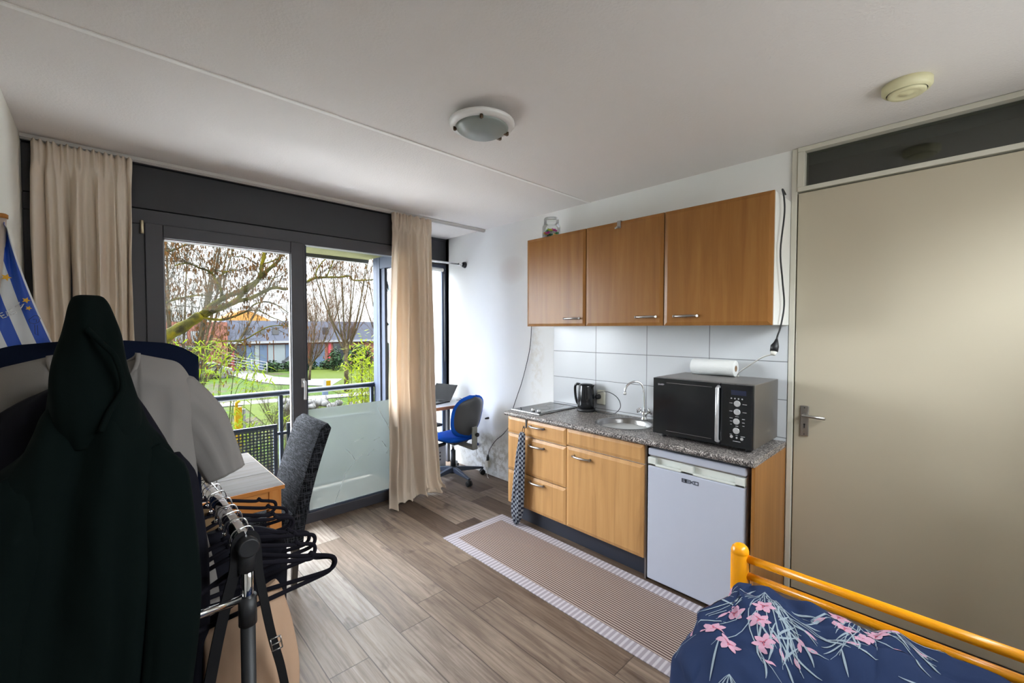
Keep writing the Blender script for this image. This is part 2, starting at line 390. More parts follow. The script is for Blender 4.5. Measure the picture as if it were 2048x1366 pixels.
m_green = fabric('dark_green_fleece', (0.0020, 0.0046, 0.0042), (0.0030, 0.0064, 0.0057), 0.95, sheen=0.04)
m_dpurple = fabric('blackish_plum_fabric', (0.006, 0.006, 0.009), (0.012, 0.0115, 0.018), 0.8, sheen=0.05)
m_navy = fabric('navy_jersey', (0.003, 0.006, 0.017), (0.005, 0.009, 0.026), 0.85)
m_tee = fabric('offwhite_cotton', (0.215, 0.196, 0.185), (0.255, 0.235, 0.224), 0.95, 0.05)
m_canvas = fabric('tan_canvas', (0.42, 0.27, 0.18), (0.52, 0.35, 0.24), 0.9)
m_webbing = fabric('black_webbing', (0.010, 0.010, 0.011), (0.018, 0.017, 0.018), 0.7)
m_velvet = fabric('black_velvet_flock', (0.007, 0.006, 0.009), (0.012, 0.011, 0.016), 0.85, sheen=0.15)
m_duvet = fabric('slate_blue_cotton', (0.017, 0.029, 0.074), (0.023, 0.037, 0.090), 0.85, weave=500)
m_petal = plain('pink_petal_print', (0.50, 0.27, 0.36), 0.85, var=0.25, scale=60)
m_petald = plain('rose_petal_centre_print', (0.42, 0.10, 0.15), 0.85)
m_leafp = plain('pale_teal_leaf_print', (0.26, 0.32, 0.37), 0.85, var=0.15, scale=40)
m_blue = fabric('royal_blue_upholstery', (0.006, 0.075, 0.42), (0.010, 0.095, 0.50), 0.8)
m_gshell = plain('dark_grey_shell', (0.055, 0.055, 0.058), 0.42, bump=0.1)
m_gbr = plain('khaki_grey_bracket', (0.24, 0.24, 0.21), 0.45)
m_navymetal = plain('blue_grey_powdercoat', (0.040, 0.050, 0.075), 0.45, Specular_IOR_Level=0.25)
def tweed():
    t = NT('grey_crosshatch_weave'); v = t.map()
    a = t.noise(t.map((14, 14, 230)), 1.0, 3, 0.7); b = t.noise(t.map((170, 170, 12)), 1.0, 3, 0.7)
    c0 = t.mix(t.ramp(a, [(0.50, (0, 0, 0)), (0.62, (1, 1, 1))]), (0.007, 0.0075, 0.009), (0.10, 0.105, 0.12))
    c = t.mix(t.ramp(b, [(0.50, (0, 0, 0)), (0.64, (1, 1, 1))]), c0, (0.10, 0.105, 0.12))
    return t.bsdf(t.mix(1.0, c, (0.48, 0.48, 0.50), 'MULTIPLY'), 0.9, bump=a, bstr=0.3, Specular_IOR_Level=0.05)
m_tweed = tweed()
def check_mat():
    t = NT('checked_tea_towel'); sp = t.n('ShaderNodeSeparateXYZ'); t.l(t.tc.outputs['Object'], sp.inputs[0])
    cb = t.n('ShaderNodeCombineXYZ'); t.l(t.math('SUBTRACT', sp.outputs['Y'], t.math('MULTIPLY', sp.outputs['X'], 0.25)), cb.inputs[0]); t.l(sp.outputs['Z'], cb.inputs[1])
    ck = t.n('ShaderNodeTexChecker'); t.l(cb.outputs[0], ck.inputs['Vector']); ck.inputs['Scale'].default_value = 52
    ck.inputs[1].default_value = (0.010, 0.012, 0.028, 1); ck.inputs[2].default_value = (0.25, 0.27, 0.31, 1)
    return t.bsdf(ck.outputs[0], 0.95, bump=t.noise(t.map(), 600, 2), bstr=0.4)
m_check = check_mat()
def rug_mat(x0, x1, y0, y1):
    t = NT('striped_rug_weave'); g = t.n('ShaderNodeNewGeometry'); sp = t.n('ShaderNodeSeparateXYZ'); t.l(g.outputs['Position'], sp.inputs[0])
    X, Y = sp.outputs['X'], sp.outputs['Y']; B = 0.082
    inx = t.math('MULTIPLY', t.math('GREATER_THAN', X, x0+B), t.math('LESS_THAN', X, x1-B))
    iny = t.math('MULTIPLY', t.math('GREATER_THAN', Y, y0+B), t.math('LESS_THAN', Y, y1-B))
    ins = t.math('MULTIPLY', inx, iny)
    st = t.math('FRACT', t.math('DIVIDE', t.math('ADD', X, 10.0), 0.0165))
    s1 = t.ramp(st, [(0.0, (0.055, 0.024, 0.020)), (0.42, (0.055, 0.024, 0.020)), (0.50, (0.36, 0.285, 0.25)), (0.92, (0.36, 0.285, 0.25)), (1.0, (0.055, 0.024, 0.020))])
    ed = t.math('FRACT', t.math('DIVIDE', t.math('ADD', Y, 10.0), 0.030))
    s2 = t.ramp(ed, [(0.0, (0.27, 0.24, 0.265)), (0.45, (0.27, 0.24, 0.265)), (0.6, (0.43, 0.39, 0.425)), (0.9, (0.43, 0.39, 0.425)), (1.0, (0.27, 0.24, 0.265))])
    c = t.mix(ins, s2, s1)
    return t.bsdf(c, 0.9, bump=t.noise(t.map(), 700, 2), bstr=0.3)
# ------------------------------------------------------------------ room shell
XL, XR, YB, YF, YO, ZC = -0.31, 3.05, -0.60, 3.66, 4.35, 2.684
def structure(name, mb, mats, parent=None, **kw): return obj(name, mb, mats, parent, kind=None if parent else 'structure', **kw)
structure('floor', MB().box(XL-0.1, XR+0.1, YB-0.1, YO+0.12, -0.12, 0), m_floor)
structure('ceiling', MB().box(XL-0.1, XR+0.1, YB-0.1, YO+0.12, ZC, ZC+0.15), m_ceil)
structure('wall_left', MB().box(XL-0.1, XL, YB-0.1, YF+0.12, 0, ZC), m_walll)
structure('wall_back', MB().box(XL, 0.60, YB-0.1, YB, 0, ZC).box(2.80, XR+0.1, YB-0.1, YB, 0, ZC).box(0.60, 2.80, YB-0.1, YB, 0, 1.84).box(0.60, 2.80, YB-0.1, YB, 2.46, ZC), m_walll)
w4 = thing('window_added_rear', loc=(1.45, YB-0.05, 0.9), kind='structure')  # unseen strip window, added to let in fill light from behind the camera
f = MB(); f.box(0.60, 2.80, YB-0.09, YB-0.02, 1.84, 1.88); f.box(0.60, 2.80, YB-0.09, YB-0.02, 2.42, 2.46)
for xx in (0.60, 1.68, 2.76): f.box(xx, xx+0.04, YB-0.09, YB-0.02, 1.88, 2.42)
obj('frame', f, m_frame, w4, bevel=0.004); obj('pane', MB().box(0.62, 2.78, YB-0.058, YB-0.052, 1.86, 2.44), m_glass, w4)
# kitchen wall with the doorway cut out (door from y=-0.26 to 0.70)
w = MB().box(XR, XR+0.1, 0.715, YO+0.12, 0, ZC).box(XR, XR+0.1, YB, -0.28, 0, ZC)
structure('wall_right', w, m_wallw)
structure('trim_1', MB().box(XL, XR, 2.214, 2.238, ZC-0.006, ZC+0.001), m_seam, bevel=0.002)
# dark corridor behind the door's fanlight
c = MB(); c.box(XR+0.1, 4.3, -0.9, 1.2, 2.6, 2.7); c.box(4.3, 4.4, -0.9, 1.2, 0, 2.7); c.box(XR+0.1, 4.3, -1.0, -0.9, 0, 2.7); c.box(XR+0.1, 4.3, 1.2, 1.3, 0, 2.7); c.box(XR+0.1, 4.3, -0.9, 1.2, -0.1, 0)
structure('wall_corridor', c, plain('dim_corridor_paint', (0.25, 0.24, 0.21), 0.8))
structure('baseboard_left', MB().box(XL, XL+0.012, YB, YF, 0, 0.06), m_doorf, bevel=0.003)

# door_1 : frame, leaf, handle, fanlight
d = thing('door_1', loc=(XR, 0.2, 0), kind='structure')
f = MB()
f.box(XR-0.012, XR+0.08, 0.700, 0.730, 0, ZC-0.002); f.box(XR-0.012, XR+0.08, -0.28, -0.245, 0, ZC-0.002)
f.box(XR-0.018, XR+0.08, -0.245, 0.70, 2.422, 2.448); f.box(XR-0.018, XR+0.08, -0.245, 0.70, 2.655, ZC-0.002)
f.box(XR-0.018, XR+0.08, 0.664, 0.70, 2.448, 2.655)
obj('door_frame', f, m_doorf, d, bevel=0.003)
obj('door_leaf', MB().box(XR-0.010, XR+0.03, -0.235, 0.694, 0.012, 2.412), m_doorp, d, bevel=0.004)
obj('fanlight_pane', MB().box(XR+0.030, XR+0.036, -0.245, 0.664, 2.448, 2.655), glass_clear('fanlight_glass', (0.60, 0.62, 0.60), 1.6), d)
h = obj('handle_plate', MB().box(XR-0.020, XR-0.010, 0.617, 0.659, 0.96, 1.142), m_pewter, d, bevel=0.003)
obj('lever', MB().tube([(XR-0.02, 0.638, 1.087), (XR-0.052, 0.638, 1.087), (XR-0.058, 0.625, 1.087), (XR-0.058, 0.53, 1.084)], 0.009, 12), m_pewter, h)
k = MB(); k.lathe([(0.005, -0.0212), (0.005, -0.0195)], (XR, 0.638, 1.03), 14, 'x'); k.box(XR-0.0212, XR-0.0195, 0.6355, 0.6405, 1.008, 1.03)
for zz in (0.972, 1.13): k.lathe([(0.003, -0.0222), (0.003, -0.0195)], (XR, 0.638, zz), 10, 'x')
obj('keyhole', k, m_blackm, h)

# window_1 : the sliding-door facade
w1 = thing('window_1', loc=(0.9, YF, 0), kind='structure')
F0, F1 = YF, YF+0.09
f = MB()
f.box(XL, 2.15, F0+0.005, F1, 0, 0.085)                       # bottom rail
f.box(XL, 2.15, F0+0.005, F1, 2.275, 2.372)                   # head
f.box(XL, 0.235, F0+0.010, F1, 0.085, 2.275)                 # left fixed panel
f.box(1.165, 1.20, F0+0.008, F1, 0.085, 2.275)
f.box(2.07, 2.15, F0, F1, 0, ZC)
obj('frame', f, m_frame, w1, bevel=0.004)
p = MB(); p.box(XL, 2.07, F0+0.012, F1, 2.378, 2.650); obj('header_panel', p, m_panel, w1, bevel=0.003)
obj('header_batten', MB().box(XL, 2.07, F0-0.012, F1, 2.655, ZC), m_frame, w1, bevel=0.003)
s_ = MB(); s_.box(0.212, 0.305, F0-0.008, F1-0.02, 0.075, 2.285); s_.box(1.086, 1.178, F0-0.008, F1-0.02, 0.075, 2.285); s_.box(0.305, 1.086, F0-0.008, F1-0.02, 2.198, 2.285); s_.box(0.305, 1.086, F0-0.008, F1-0.02, 0.075, 0.17)
sh = obj('door_sash', s_, m_frame, w1, bevel=0.005)
obj('pane', MB().box(0.300, 1.090, F0+0.03, F0+0.036, 0.165, 2.202), m_glass, sh)
g = MB(); 
for a, b, c_, d_ in ((0.305, 0.312, 0.17, 2.198), (1.079, 1.086, 0.17, 2.198)): g.box(a, b, F0+0.012, F0+0.045, c_, d_)
g.box(0.305, 1.086, F0+0.012, F0+0.045, 2.191, 2.198); obj('glazing_bead', g, plain('pale_glazing_bead', (0.30, 0.29, 0.30), 0.5), sh)
hd = MB(); hd.box(1.148, 1.176, F0-0.018, F0-0.008, 1.13, 1.20)
obj('handle_rose', hd, plain('pale_grey_handle', (0.52, 0.52, 0.53), 0.35), sh, bevel=0.003)
obj('handle', MB().tube(catmull([(1.162, F0-0.015, 1.175), (1.162, F0-0.05, 1.178), (1.163, F0-0.062, 1.165), (1.165, F0-0.058, 1.10), (1.163, F0-0.056, 1.035)], 4), 0.010, 10), plain('pale_grey_lever', (0.56, 0.56, 0.57), 0.32), sh)
obj('hinge', MB().lathe([(0.008, 2.21), (0.010, 2.212), (0.010, 2.29), (0.008, 2.295)], (0.200, F0-0.014, 0), 12), metal('brass_nickel_hinge', (0.60, 0.52, 0.36), 0.35), sh)
# fixed right light : clear glass above, frosted film on the lower part
obj('fixed_pane', MB().box(1.195, 2.075, F0+0.034, F0+0.040, 0.080, 2.272), m_glass, w1)
obj('frosted_film', MB().box(1.202, 2.070, F0+0.031, F0+0.0335, 0.086, 0.935), m_film, w1)
obj('bead', MB().box(1.20, 2.07, F0+0.008, F0+0.03, 0.086, 0.098).box(1.20, 1.206, F0+0.008, F0+0.03, 0.09, 2.27), m_framex, w1)
sc = MB()   # scratches and tape marks on the film
for pts in ([(1.52, .55), (1.57, .50), (1.60, .44)], [(1.42, .10), (1.47, .22), (1.52, .34), (1.60, .42), (1.67, .47)], [(1.72, .45), (1.78, .50)], [(1.82, .88), (1.86, .80), (1.92, .70), (1.95, .62)],
            [(1.86, .56), (1.90, .50)], [(1.78, .58), (1.84, .60)], [(1.93, .68), (2.0, .60)], [(1.60, .60), (1.68, .62)], [(1.90, .44), (1.99, .53)]):
    sc.tube([(x, F0+0.0305, z) for x, z in pts], 0.0016, 4)
obj('scratch_marks', sc, plain('white_scratch', (0.72, 0.74, 0.76), 0.8), w1, fix=False)
# exterior cill
structure('window_sill_outside', MB().box(XL, 2.15, F1, F1+0.05, -0.02, 0.05), m_framex, bevel=0.003)

# window_2 : the bay window by the desk
w2 = thing('window_2', loc=(2.62, YO, 0), kind='structure')
f = MB(); f.box(2.15, XR, YO, YO+0.09, 2.335, 2.372); f.box(2.15, 2.235, YO, YO+0.09, 0, 2.335); f.box(2.985, XR, YO, YO+0.09, 0, 2.335); f.box(2.235, 2.985, YO, YO+0.09, 0, 0.10)
obj('frame', f, m_framex, w2, bevel=0.004)
obj('header_panel', MB().box(2.15, XR, YO+0.01, YO+0.09, 2.372, ZC).box(2.15, XR, YO+0.0, YO+0.02, 2.655, ZC), m_panel, w2, bevel=0.003)
obj('pane', MB().box(2.235, 2.985, YO+0.04, YO+0.046, 0.10, 2.335), m_glass, w2)
bl = obj('roller_blind', MB().box(2.235, 2.955, YO-0.022, YO-0.020, 0.36, 2.30), m_blind, w2)
obj('blind_tube', MB().lathe([(0.022, 2.23), (0.022, 2.975)], (0, YO-0.03, 2.305), 20, 'x'), m_white, bl)
obj('pull_chain', MB().tube([(2.995, YO-0.03, 2.29), (2.998, YO-0.03, 1.22), (3.003, YO-0.03, 1.20), (3.008, YO-0.03, 1.22), (3.004, YO-0.03, 2.29)], 0.0028, 6), m_blackm, bl)
# window_3 : return side of the bay
w3 = thing('window_3', loc=(2.15, 4.05, 0), kind='structure')
f = MB(); f.box(2.15, 2.235, YF+0.09, YF+0.17, 0, 2.372); f.box(2.152, 2.232, YO-0.05, YO+0.10, 0, 2.45); f.box(2.155, 2.23, YF+0.17, YO-0.05, 2.24, 2.372); f.box(2.155, 2.23, YF+0.17, YO-0.05, 0, 0.10)
f.box(2.17, 2.215, YO-0.13, YO-0.05, 0.1, 2.24)
obj('frame', f, m_framex, w3, bevel=0.004)
obj('header_panel', MB().box(2.155, 2.23, YF+0.09, YO+0.02, 2.372, ZC), m_panel, w3)
obj('pane', MB().box(2.185, 2.191, YF+0.17, YO-0.13, 0.10, 2.24), glass_clear('tinted_pane', (0.62, 0.66, 0.72)), w3)

# ceiling curtain track
tr = MB(); tr.box(XL, XR, 3.615, 3.655, ZC-0.022, ZC); tr.box(XL, XR, 3.622, 3.630, ZC-0.028, ZC-0.022); tr.box(XL, XR, 3.640, 3.648, ZC-0.028, ZC-0.022)
obj('curtain_track', tr, m_railm, None, 'pale aluminium curtain track fixed to the ceiling along the window wall', 'curtain rail', bevel=0.002)

# round pole in the bay
pr = thing('shower_pole', 'chrome round pole spanning the desk alcove to the white wall', 'pole', (2.62, 3.98, 2.33))
obj('pole', MB().lathe([(0.012, 2.24), (0.012, 3.03)], (0, 3.98, 2.337), 16, 'x').lathe([(0.015, 2.96), (0.015, 3.03)], (0, 3.98, 2.337), 16, 'x'), m_chrome, pr)
obj('wall_flange', MB().lathe([(0.017, 3.015), (0.030, 3.022), (0.032, 3.03), (0.036, 3.05)], (0, 3.98, 2.337), 20, 'x'), m_blackm, pr, label='black wall flange')

# ------------------------------------------------------------------ kitchen
XF = 2.47          # front plane of the base units
def front(mb, y0, y1, z0, z1, x=XF, ch=0.022, d=0.006, th=0.02):
    """door or drawer front with a wide shallow bevelled edge, facing -x"""
    a = [(x+th, y0, z0), (x+th, y1, z0), (x+th, y1, z1), (x+th, y0, z1)]
    b = [(x+d, y0, z0), (x+d, y1, z0), (x+d, y1, z1), (x+d, y0, z1)]
    c = [(x, y0+ch, z0+ch), (x, y1-ch, z0+ch), (x, y1-ch, z1-ch), (x, y0+ch, z1-ch)]
    mb.rings([a, b, c], True, True, False); return mb
def handle_at(parent, x, yc, zc, L=0.165, name='handle'):
    m = MB()
    pts = catmull([(x+0.002, yc-L/2+0.012, zc), (x-0.018, yc-L/2+0.016, zc+0.001), (x-0.028, yc-L/4, zc+0.001), (x-0.031, yc, zc), (x-0.028, yc+L/4, zc-0.001), (x-0.018, yc+L/2-0.016, zc), (x+0.002, yc+L/2-0.012, zc)], 4)
    n = len(pts); rs = [0.0045+0.0035*sin(pi*i/(n-1)) for i in range(n)]
    m.tube(pts, rs, 10)
    for s in (-1, 1): m.tube([(x-0.002, yc+s*(L/2-0.012), zc), (x-0.014, yc+s*(L/2-0.012), zc), (x-0.022, yc+s*(L/2-0.004), zc)], [0.010, 0.006, 0.008], 12)
    return obj(name, m, m_pewter, parent)
GR = 'base units of the kitchenette'
dr = thing('drawer_unit', 'beech base unit of three drawers at the window end of the kitchenette', 'cabinet', (2.76, 2.32, 0), GR)
obj('carcass', MB().box(XF+0.022, 3.04, 2.006, 2.636, 0.13, 0.868), m_white, dr)
for i, (z0, z1, zh) in enumerate(((0.730, 0.862, 0.822), (0.418, 0.722, 0.668), (0.135, 0.410, 0.374))):
    q = obj('drawer', front(MB(), 2.008, 2.636, z0, z1), m_beech, dr); handle_at(q, XF, 2.295, zh)
sk = thing('sink_unit', 'beech base unit with one tall door under the sink', 'cabinet', (2.76, 1.69, 0), GR)
obj('carcass', MB().box(XF+0.022, 3.04, 1.375, 2.002, 0.13, 0.868), m_white, sk)
obj('false_front', front(MB(), 1.376, 2.002, 0.742, 0.862), m_beech, sk)
q = obj('door', front(MB(), 1.376, 2.002, 0.135, 0.734), m_beech, sk); handle_at(q, XF, 1.858, 0.676)
pl = obj('plinth', MB().box(2.53, 2.55, 1.37, 2.60, 0.0, 0.13), m_plinth, None, 'dark navy plinth board under the beech base units', 'plinth', bevel=0.002)
obj('filler_panel', MB().box(2.49, 3.04, 1.362, 1.374, 0.0, 0.868), m_mwside, None, 'narrow grey upright panel between the sink unit and the fridge', 'panel')
ep = MB(); ep.box(2.475, 3.045, 0.735, 0.752, 0.0, 0.872)
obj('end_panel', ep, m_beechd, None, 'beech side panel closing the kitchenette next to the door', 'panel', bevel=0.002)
# worktop with a round cut-out
SX, SY, SR = 2.765, 1.70, 0.198
wt = MB(); Z0, Z1 = 0.870, 0.906; X0, X1, Y0, Y1 = 2.445, 3.045, 0.735, 2.655
N = 64
inner = [(SX+SR*cos(2*pi*i/N), SY+SR*sin(2*pi*i/N)) for i in range(N)]
sq = 0.26
def onsq(a):
    c_, s__ = cos(a), sin(a); k_ = sq/max(abs(c_), abs(s__)); return (SX+c_*k_, SY+s__*k_)
outer = [onsq(2*pi*i/N) for i in range(N)]
for z in (Z0, Z1):
    vs = [(x, y, z) for x, y in inner]+[(x, y, z) for x, y in outer]
    wt.add(vs, [(i, (i+1) % N, N+(i+1) % N, N+i) for i in range(N)], False)
wt.rings([[(x, y, Z0) for x, y in inner], [(x, y, Z1) for x, y in inner]], False, True, True)
wt.box(X0+0.018, X1, Y0, SY-sq, Z0, Z1); wt.box(X0+0.018, X1, SY+sq, Y1, Z0, Z1)
wt.box(X0+0.018, SX-sq, SY-sq, SY+sq, Z0, Z1); wt.box(SX+sq, X1, SY-sq, SY+sq, Z0, Z1)
prof = [(X0+0.018, Z0)]+[(X0+0.018-0.018*sin(a), (Z0+Z1)/2-0.018*cos(a)) for a in [pi*i/8 for i in range(0, 9)]]+[(X0+0.018, Z1)]
wt.rings([[(x, y, z) for x, z in prof] for y in (Y0, Y1)], True, True, False)
obj('worktop', wt, m_gran, None, 'speckled grey granite-look worktop running over the base units', 'worktop')
# sink
sb = thing('round_sink', 'round stainless steel sink bowl set into the worktop', 'sink', (SX, SY, 0.8))
prof = [(SR+0.012, 0.9075), (SR+0.006, 0.9105), (SR-0.006, 0.9085), (SR-0.014, 0.895), (SR-0.026, 0.79), (SR-0.06, 0.765), (0.04, 0.757), (0.0, 0.756)]
b = MB(); b.lathe(prof, (SX, SY, 0), 64, caps=False); obj('bowl', b, m_steel, sb, fix=False)
b = MB(); b.lathe([(0.034, 0.7585), (0.034, 0.762), (0.0, 0.762)], (SX, SY, 0), 24); obj('drain', b, m_chrome, sb)
b = MB()
for i in range(3): b.box(2.925, 2.9305, 1.58+i*0.016, 1.59+i*0.016, 0.862, 0.874)
obj('overflow_slots', b, m_blackm, sb)
# tap
tp = thing('mixer_tap', 'chrome swan-neck mixer tap with two cross handles behind the sink', 'tap', (2.985, 1.66, 0.906))
obj('tap_body', MB().lathe([(0.026, 0.906), (0.024, 0.915), (0.018, 0.925), (0.02, 0.94), (0.022, 0.955), (0.016, 0.97), (0.010, 0.975)], (2.985, 1.66, 0), 24), m_chrome, tp)
nk = catmull([(2.985, 1.66, 0.965), (2.985, 1.66, 1.07), (2.980, 1.667, 1.15), (2.965, 1.69, 1.19), (2.94, 1.72, 1.197), (2.91, 1.755, 1.175), (2.895, 1.77, 1.14), (2.893, 1.772, 1.105)], 6)
obj('spout', MB().tube(nk, 0.0085, 12).tube([(2.893, 1.772, 1.118), (2.893, 1.772, 1.095)], 0.0115, 14), m_chrome, tp)
for s in (1, -1):
    hb = MB(); c0 = Vector((2.985, 1.66, 0.945)); dirv = Vector((0, s*0.8, 0.55)).normalized()
    hb.tube([c0, c0+dirv*0.05], 0.009, 10); e_ = c0+dirv*0.055; a1 = Vector((1, 0, 0)); a2 = dirv.cross(a1).normalized()
    for a_ in (a1, a2): hb.tube([e_-a_*0.024, e_+a_*0.024], [0.007, 0.007], 10)
    hb.tube([c0+dirv*0.045, c0+dirv*0.068], 0.012, 14)
    obj('cross_handle', hb, m_chrome, tp)
# splashback tiles
structure('wall_tiles_right', MB().box(XR-0.008, XR, 0.7335, 2.62, 0.906, 1.63), m_tile)
# hob
hb = thing('electric_hob', 'two-ring black glass hob with steel frame let into the worktop', 'hob', (2.78, 2.49, 0.906))
obj('frame', MB().box(2.52, 3.03, 2.322, 2.648, 0.906, 0.916), m_steel, hb, bevel=0.004)
obj('glass_plate', MB().box(2.535, 3.018, 2.335, 2.636, 0.916, 0.9185), m_blkglass, hb, bevel=0.001)
for xx in (2.72, 2.90):
    obj('ring_mark', MB().lathe([(0.080, 0.9187), (0.080, 0.9189), (0.076, 0.9189), (0.076, 0.9187)], (xx, 2.485, 0), 40, caps=False), plain('grey_ring_print', (0.12, 0.12, 0.12), 0.3), hb, fix=False)
for xx, yy in ((2.575, 2.44), (2.575, 2.375)):
    obj('knob', MB().lathe([(0.016, 0.9185), (0.016, 0.93), (0.013, 0.94), (0, 0.94)], (xx, yy, 0), 20), m_silver, hb)
# wall units
GW = 'wall-hung beech cupboards'
XW = 2.712
for name, lab, y0, y1, hy in (('wall_cabinet', 'beech wall cupboard nearest the window with bubbled lower corner', 2.018, 2.650, 2.142),
                         ('wall_cabinet', 'middle beech wall cupboard with a grey hook over its top', 1.380, 2.014, 1.50),
                         ('wall_cabinet', 'beech wall cupboard nearest the door with exposed white side', 0.732, 1.376, 1.223)):
    cb = thing(name, lab, 'cabinet', (2.88, (y0+y1)/2, 1.622), GW)
    obj('carcass', MB().box(XW+0.022, 3.045, y0, y1, 1.624, 2.372), m_white, cb, bevel=0.001)
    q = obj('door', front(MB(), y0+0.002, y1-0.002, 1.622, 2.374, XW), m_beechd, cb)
    handle_at(q, XW, hy, 1.683)
hk = MB(); hk.box(2.706, 2.7085, 1.705, 1.735, 2.325, 2.378); hk.box(2.706, 2.735, 1.705, 1.735, 2.3755, 2.378); hk.tube([(2.708, 1.72, 2.333), (2.69, 1.72, 2.325), (2.682, 1.722, 2.335)], 0.006, 8); hk.tube([(2.708, 1.72, 2.333), (2.70, 1.75, 2.328)], 0.006, 8)
obj('door_hook', hk, m_pewter, None, 'small grey hook clipped over the top of the middle cupboard door', 'hook')
# white strip on the wall by the door frame
# fridge
fr = thing('fridge', 'white undercounter fridge below the worktop with recessed top handle', 'fridge', (2.76, 1.06, 0))
obj('cabinet', MB().box(2.53, 3.03, 0.785, 1.350, 0.015, 0.845), m_fridge, fr, bevel=0.006)
obj('lid', MB().box(2.485, 3.03, 0.780, 1.353, 0.805, 0.850), m_fridge, fr, bevel=0.008, bseg=3)
dm = MB(); FX = 2.478
dm.box(FX, 2.525, 0.785, 1.350, 0.02, 0.742); obj('door', dm, m_fridge, fr, bevel=0.006, bseg=3)
tp_ = MB()   # handle strip with two scooped recesses
tp_.box(FX+0.024, 2.525, 0.785, 1.350, 0.744, 0.795)
for a, b in ((1.297, 1.350), (1.062, 1.138), (0.785, 0.835)): tp_.box(FX, FX+0.024, a, b, 0.744, 0.795)
tp_.box(FX, FX+0.024, 0.785, 1.35, 0.744, 0.757)
obj('handle_strip', tp_, m_fridgeg, fr, bevel=0.003)
obj('door_seal', MB().box(2.50, 2.53, 0.79, 1.345, 0.796, 0.804), m_mwside, fr)
obj('foot', MB().lathe([(0.015, 0), (0.015, 0.02)], (2.56, 1.31, 0), 12), m_blackm, fr)
obj('foot', MB().lathe([(0.015, 0), (0.015, 0.02)], (2.56, 0.83, 0), 12), m_blackm, fr)
def lettering(name, strokes, x, y0, z0, w_, h_, r, mat, parent, slant=0.0, adv=1.25):
    """strokes: per letter a list of polylines in a unit box, written along -y on a plane x=const"""
    m = MB(); cx_ = 0
    for L in strokes:
        for pl_ in L:
            pts = [(x, y0-(cx_+u*w_+v*slant*h_), z0+v*h_) for u, v in pl_]
            for a, b in zip(pts, pts[1:]):
                A = Vector(a); Bv = Vector(b); dv = (Bv-A).normalized(); n_ = Vector((0, -dv.z, dv.y))*r; A = A-dv*r*0.7; Bv = Bv+dv*r*0.7
                P = [A+n_, Bv+n_, Bv-n_, A-n_]; m.hexa([tuple(p+Vector((0.0006, 0, 0))) for p in P], [tuple(p-Vector((0.0008, 0, 0))) for p in P])
        cx_ += w_*adv
    return obj(name, m, mat, parent)
LB = [[(0, 0), (0, 1)], [(0, 1), (.9, 1), (.9, .55), (0, .5)], [(.9, .5), (1, .45), (1, 0), (0, 0)]]
LE = [[(1, 1), (0, 1), (0, 0), (1, 0)], [(0, .5), (.9, .5)]]
LK = [[(0, 0), (0, 1)], [(1, 1), (.1, .5), (1, 0)]]
LO = [[(0, 0), (0, 1), (1, 1), (1, 0), (0, 0)]]
LS = [[(1, 1), (0, 1), (0, .5), (1, .5), (1, 0), (0, 0)]]
LH = [[(0, 0), (0, 1)], [(1, 0), (1, 1)], [(0, .5), (1, .5)]]
LA = [[(0, 0), (.5, 1), (1, 0)], [(.2, .4), (.8, .4)]]
LR = [[(0, 0), (0, 1), (1, 1), (1, .5), (0, .5)], [(.5, .5), (1, 0)]]
LP = [[(0, 0), (0, 1), (1, 1), (1, .5), (0, .5)]]
LM = [[(0, 0), (.1, 1), (.5, .3), (.9, 1), (1, 0)]]
lettering('brand_lettering', [LB, LE, LK, LO], FX-0.0003, 1.128, 0.694, 0.020, 0.017, 0.0030, plain('grey_blue_badge', (0.10, 0.11, 0.14), 0.4), fr)

# microwave
mw = thing('microwave', 'large black and grey combination microwave on the worktop', 'microwave', (2.8, 1.075, 0.906))
MX, MY0, MY1, MZ0, MZ1 = 2.585, 0.780, 1.368, 0.926, 1.290
obj('housing', MB().box(MX+0.02, 3.035, MY0, MY1, MZ0, MZ1), m_mwside, mw, bevel=0.004)
obj('front_frame', MB().box(MX, MX+0.022, MY0+0.002, MY1, MZ0+0.002, MZ1-0.002), m_black, mw, bevel=0.004)
b = MB(); b.box(MX-0.012, MX-0.0005, 0.955, MY1, MZ0+0.006, MZ1-0.003); b.mi = 1
b.box(MX-0.0128, MX-0.0118, 1.0, 1.28, MZ0+0.03, MZ0+0.0315); b.box(MX-0.0128, MX-0.0118, 1.0, 1.28, MZ1-0.030, MZ1-0.0285)
dd = obj('door', b, [m_black, m_mwside], mw)
obj('handle', MB().tube([(MX-0.013, 0.962, 0.95), (MX-0.034, 0.962, 0.955), (MX-0.034, 0.962, 1.262), (MX-0.013, 0.962, 1.267)], 0.0105, 14), m_silver, dd)
pm = MB(); pm.box(MX-0.010, MX-0.0005, MY0+0.006, 0.950, MZ0+0.006, MZ1-0.003); pm.mi = 1
for i in range(4): pm.lathe([(0.0042, -0.0116), (0.0042, -0.010)], (MX, 0.893-i*0.019, 1.208), 8, 'x')
for yy, zz, l in ((0.895, 1.181, .008), (.823, 1.179, .011), (.895, 1.135, .008), (.823, 1.134, .010), (.862, 1.107, .009), (.893, 1.096, .008), (.893, 1.078, .006), (.893, 1.060, .004), (.828, 1.096, .007), (.828, 1.076, .006), (.828, 1.058, .005), (.862, 1.053, .007), (.893, 1.003, .006), (.862, 1.000, .006), (.83, 0.998, .011), (.862, .966, .020)):
    pm.box(MX-0.0108, MX-0.0095, yy-l, yy+l, zz-0.0015, zz+0.0015)
cp = obj('control_panel', pm, [m_black, m_silver], mw)
obj('display', MB().box(MX-0.0112, MX-0.0102, 0.815, 0.895, 1.228, 1.255), plain('blue_black_display', (0.02, 0.025, 0.05), 0.15), cp)
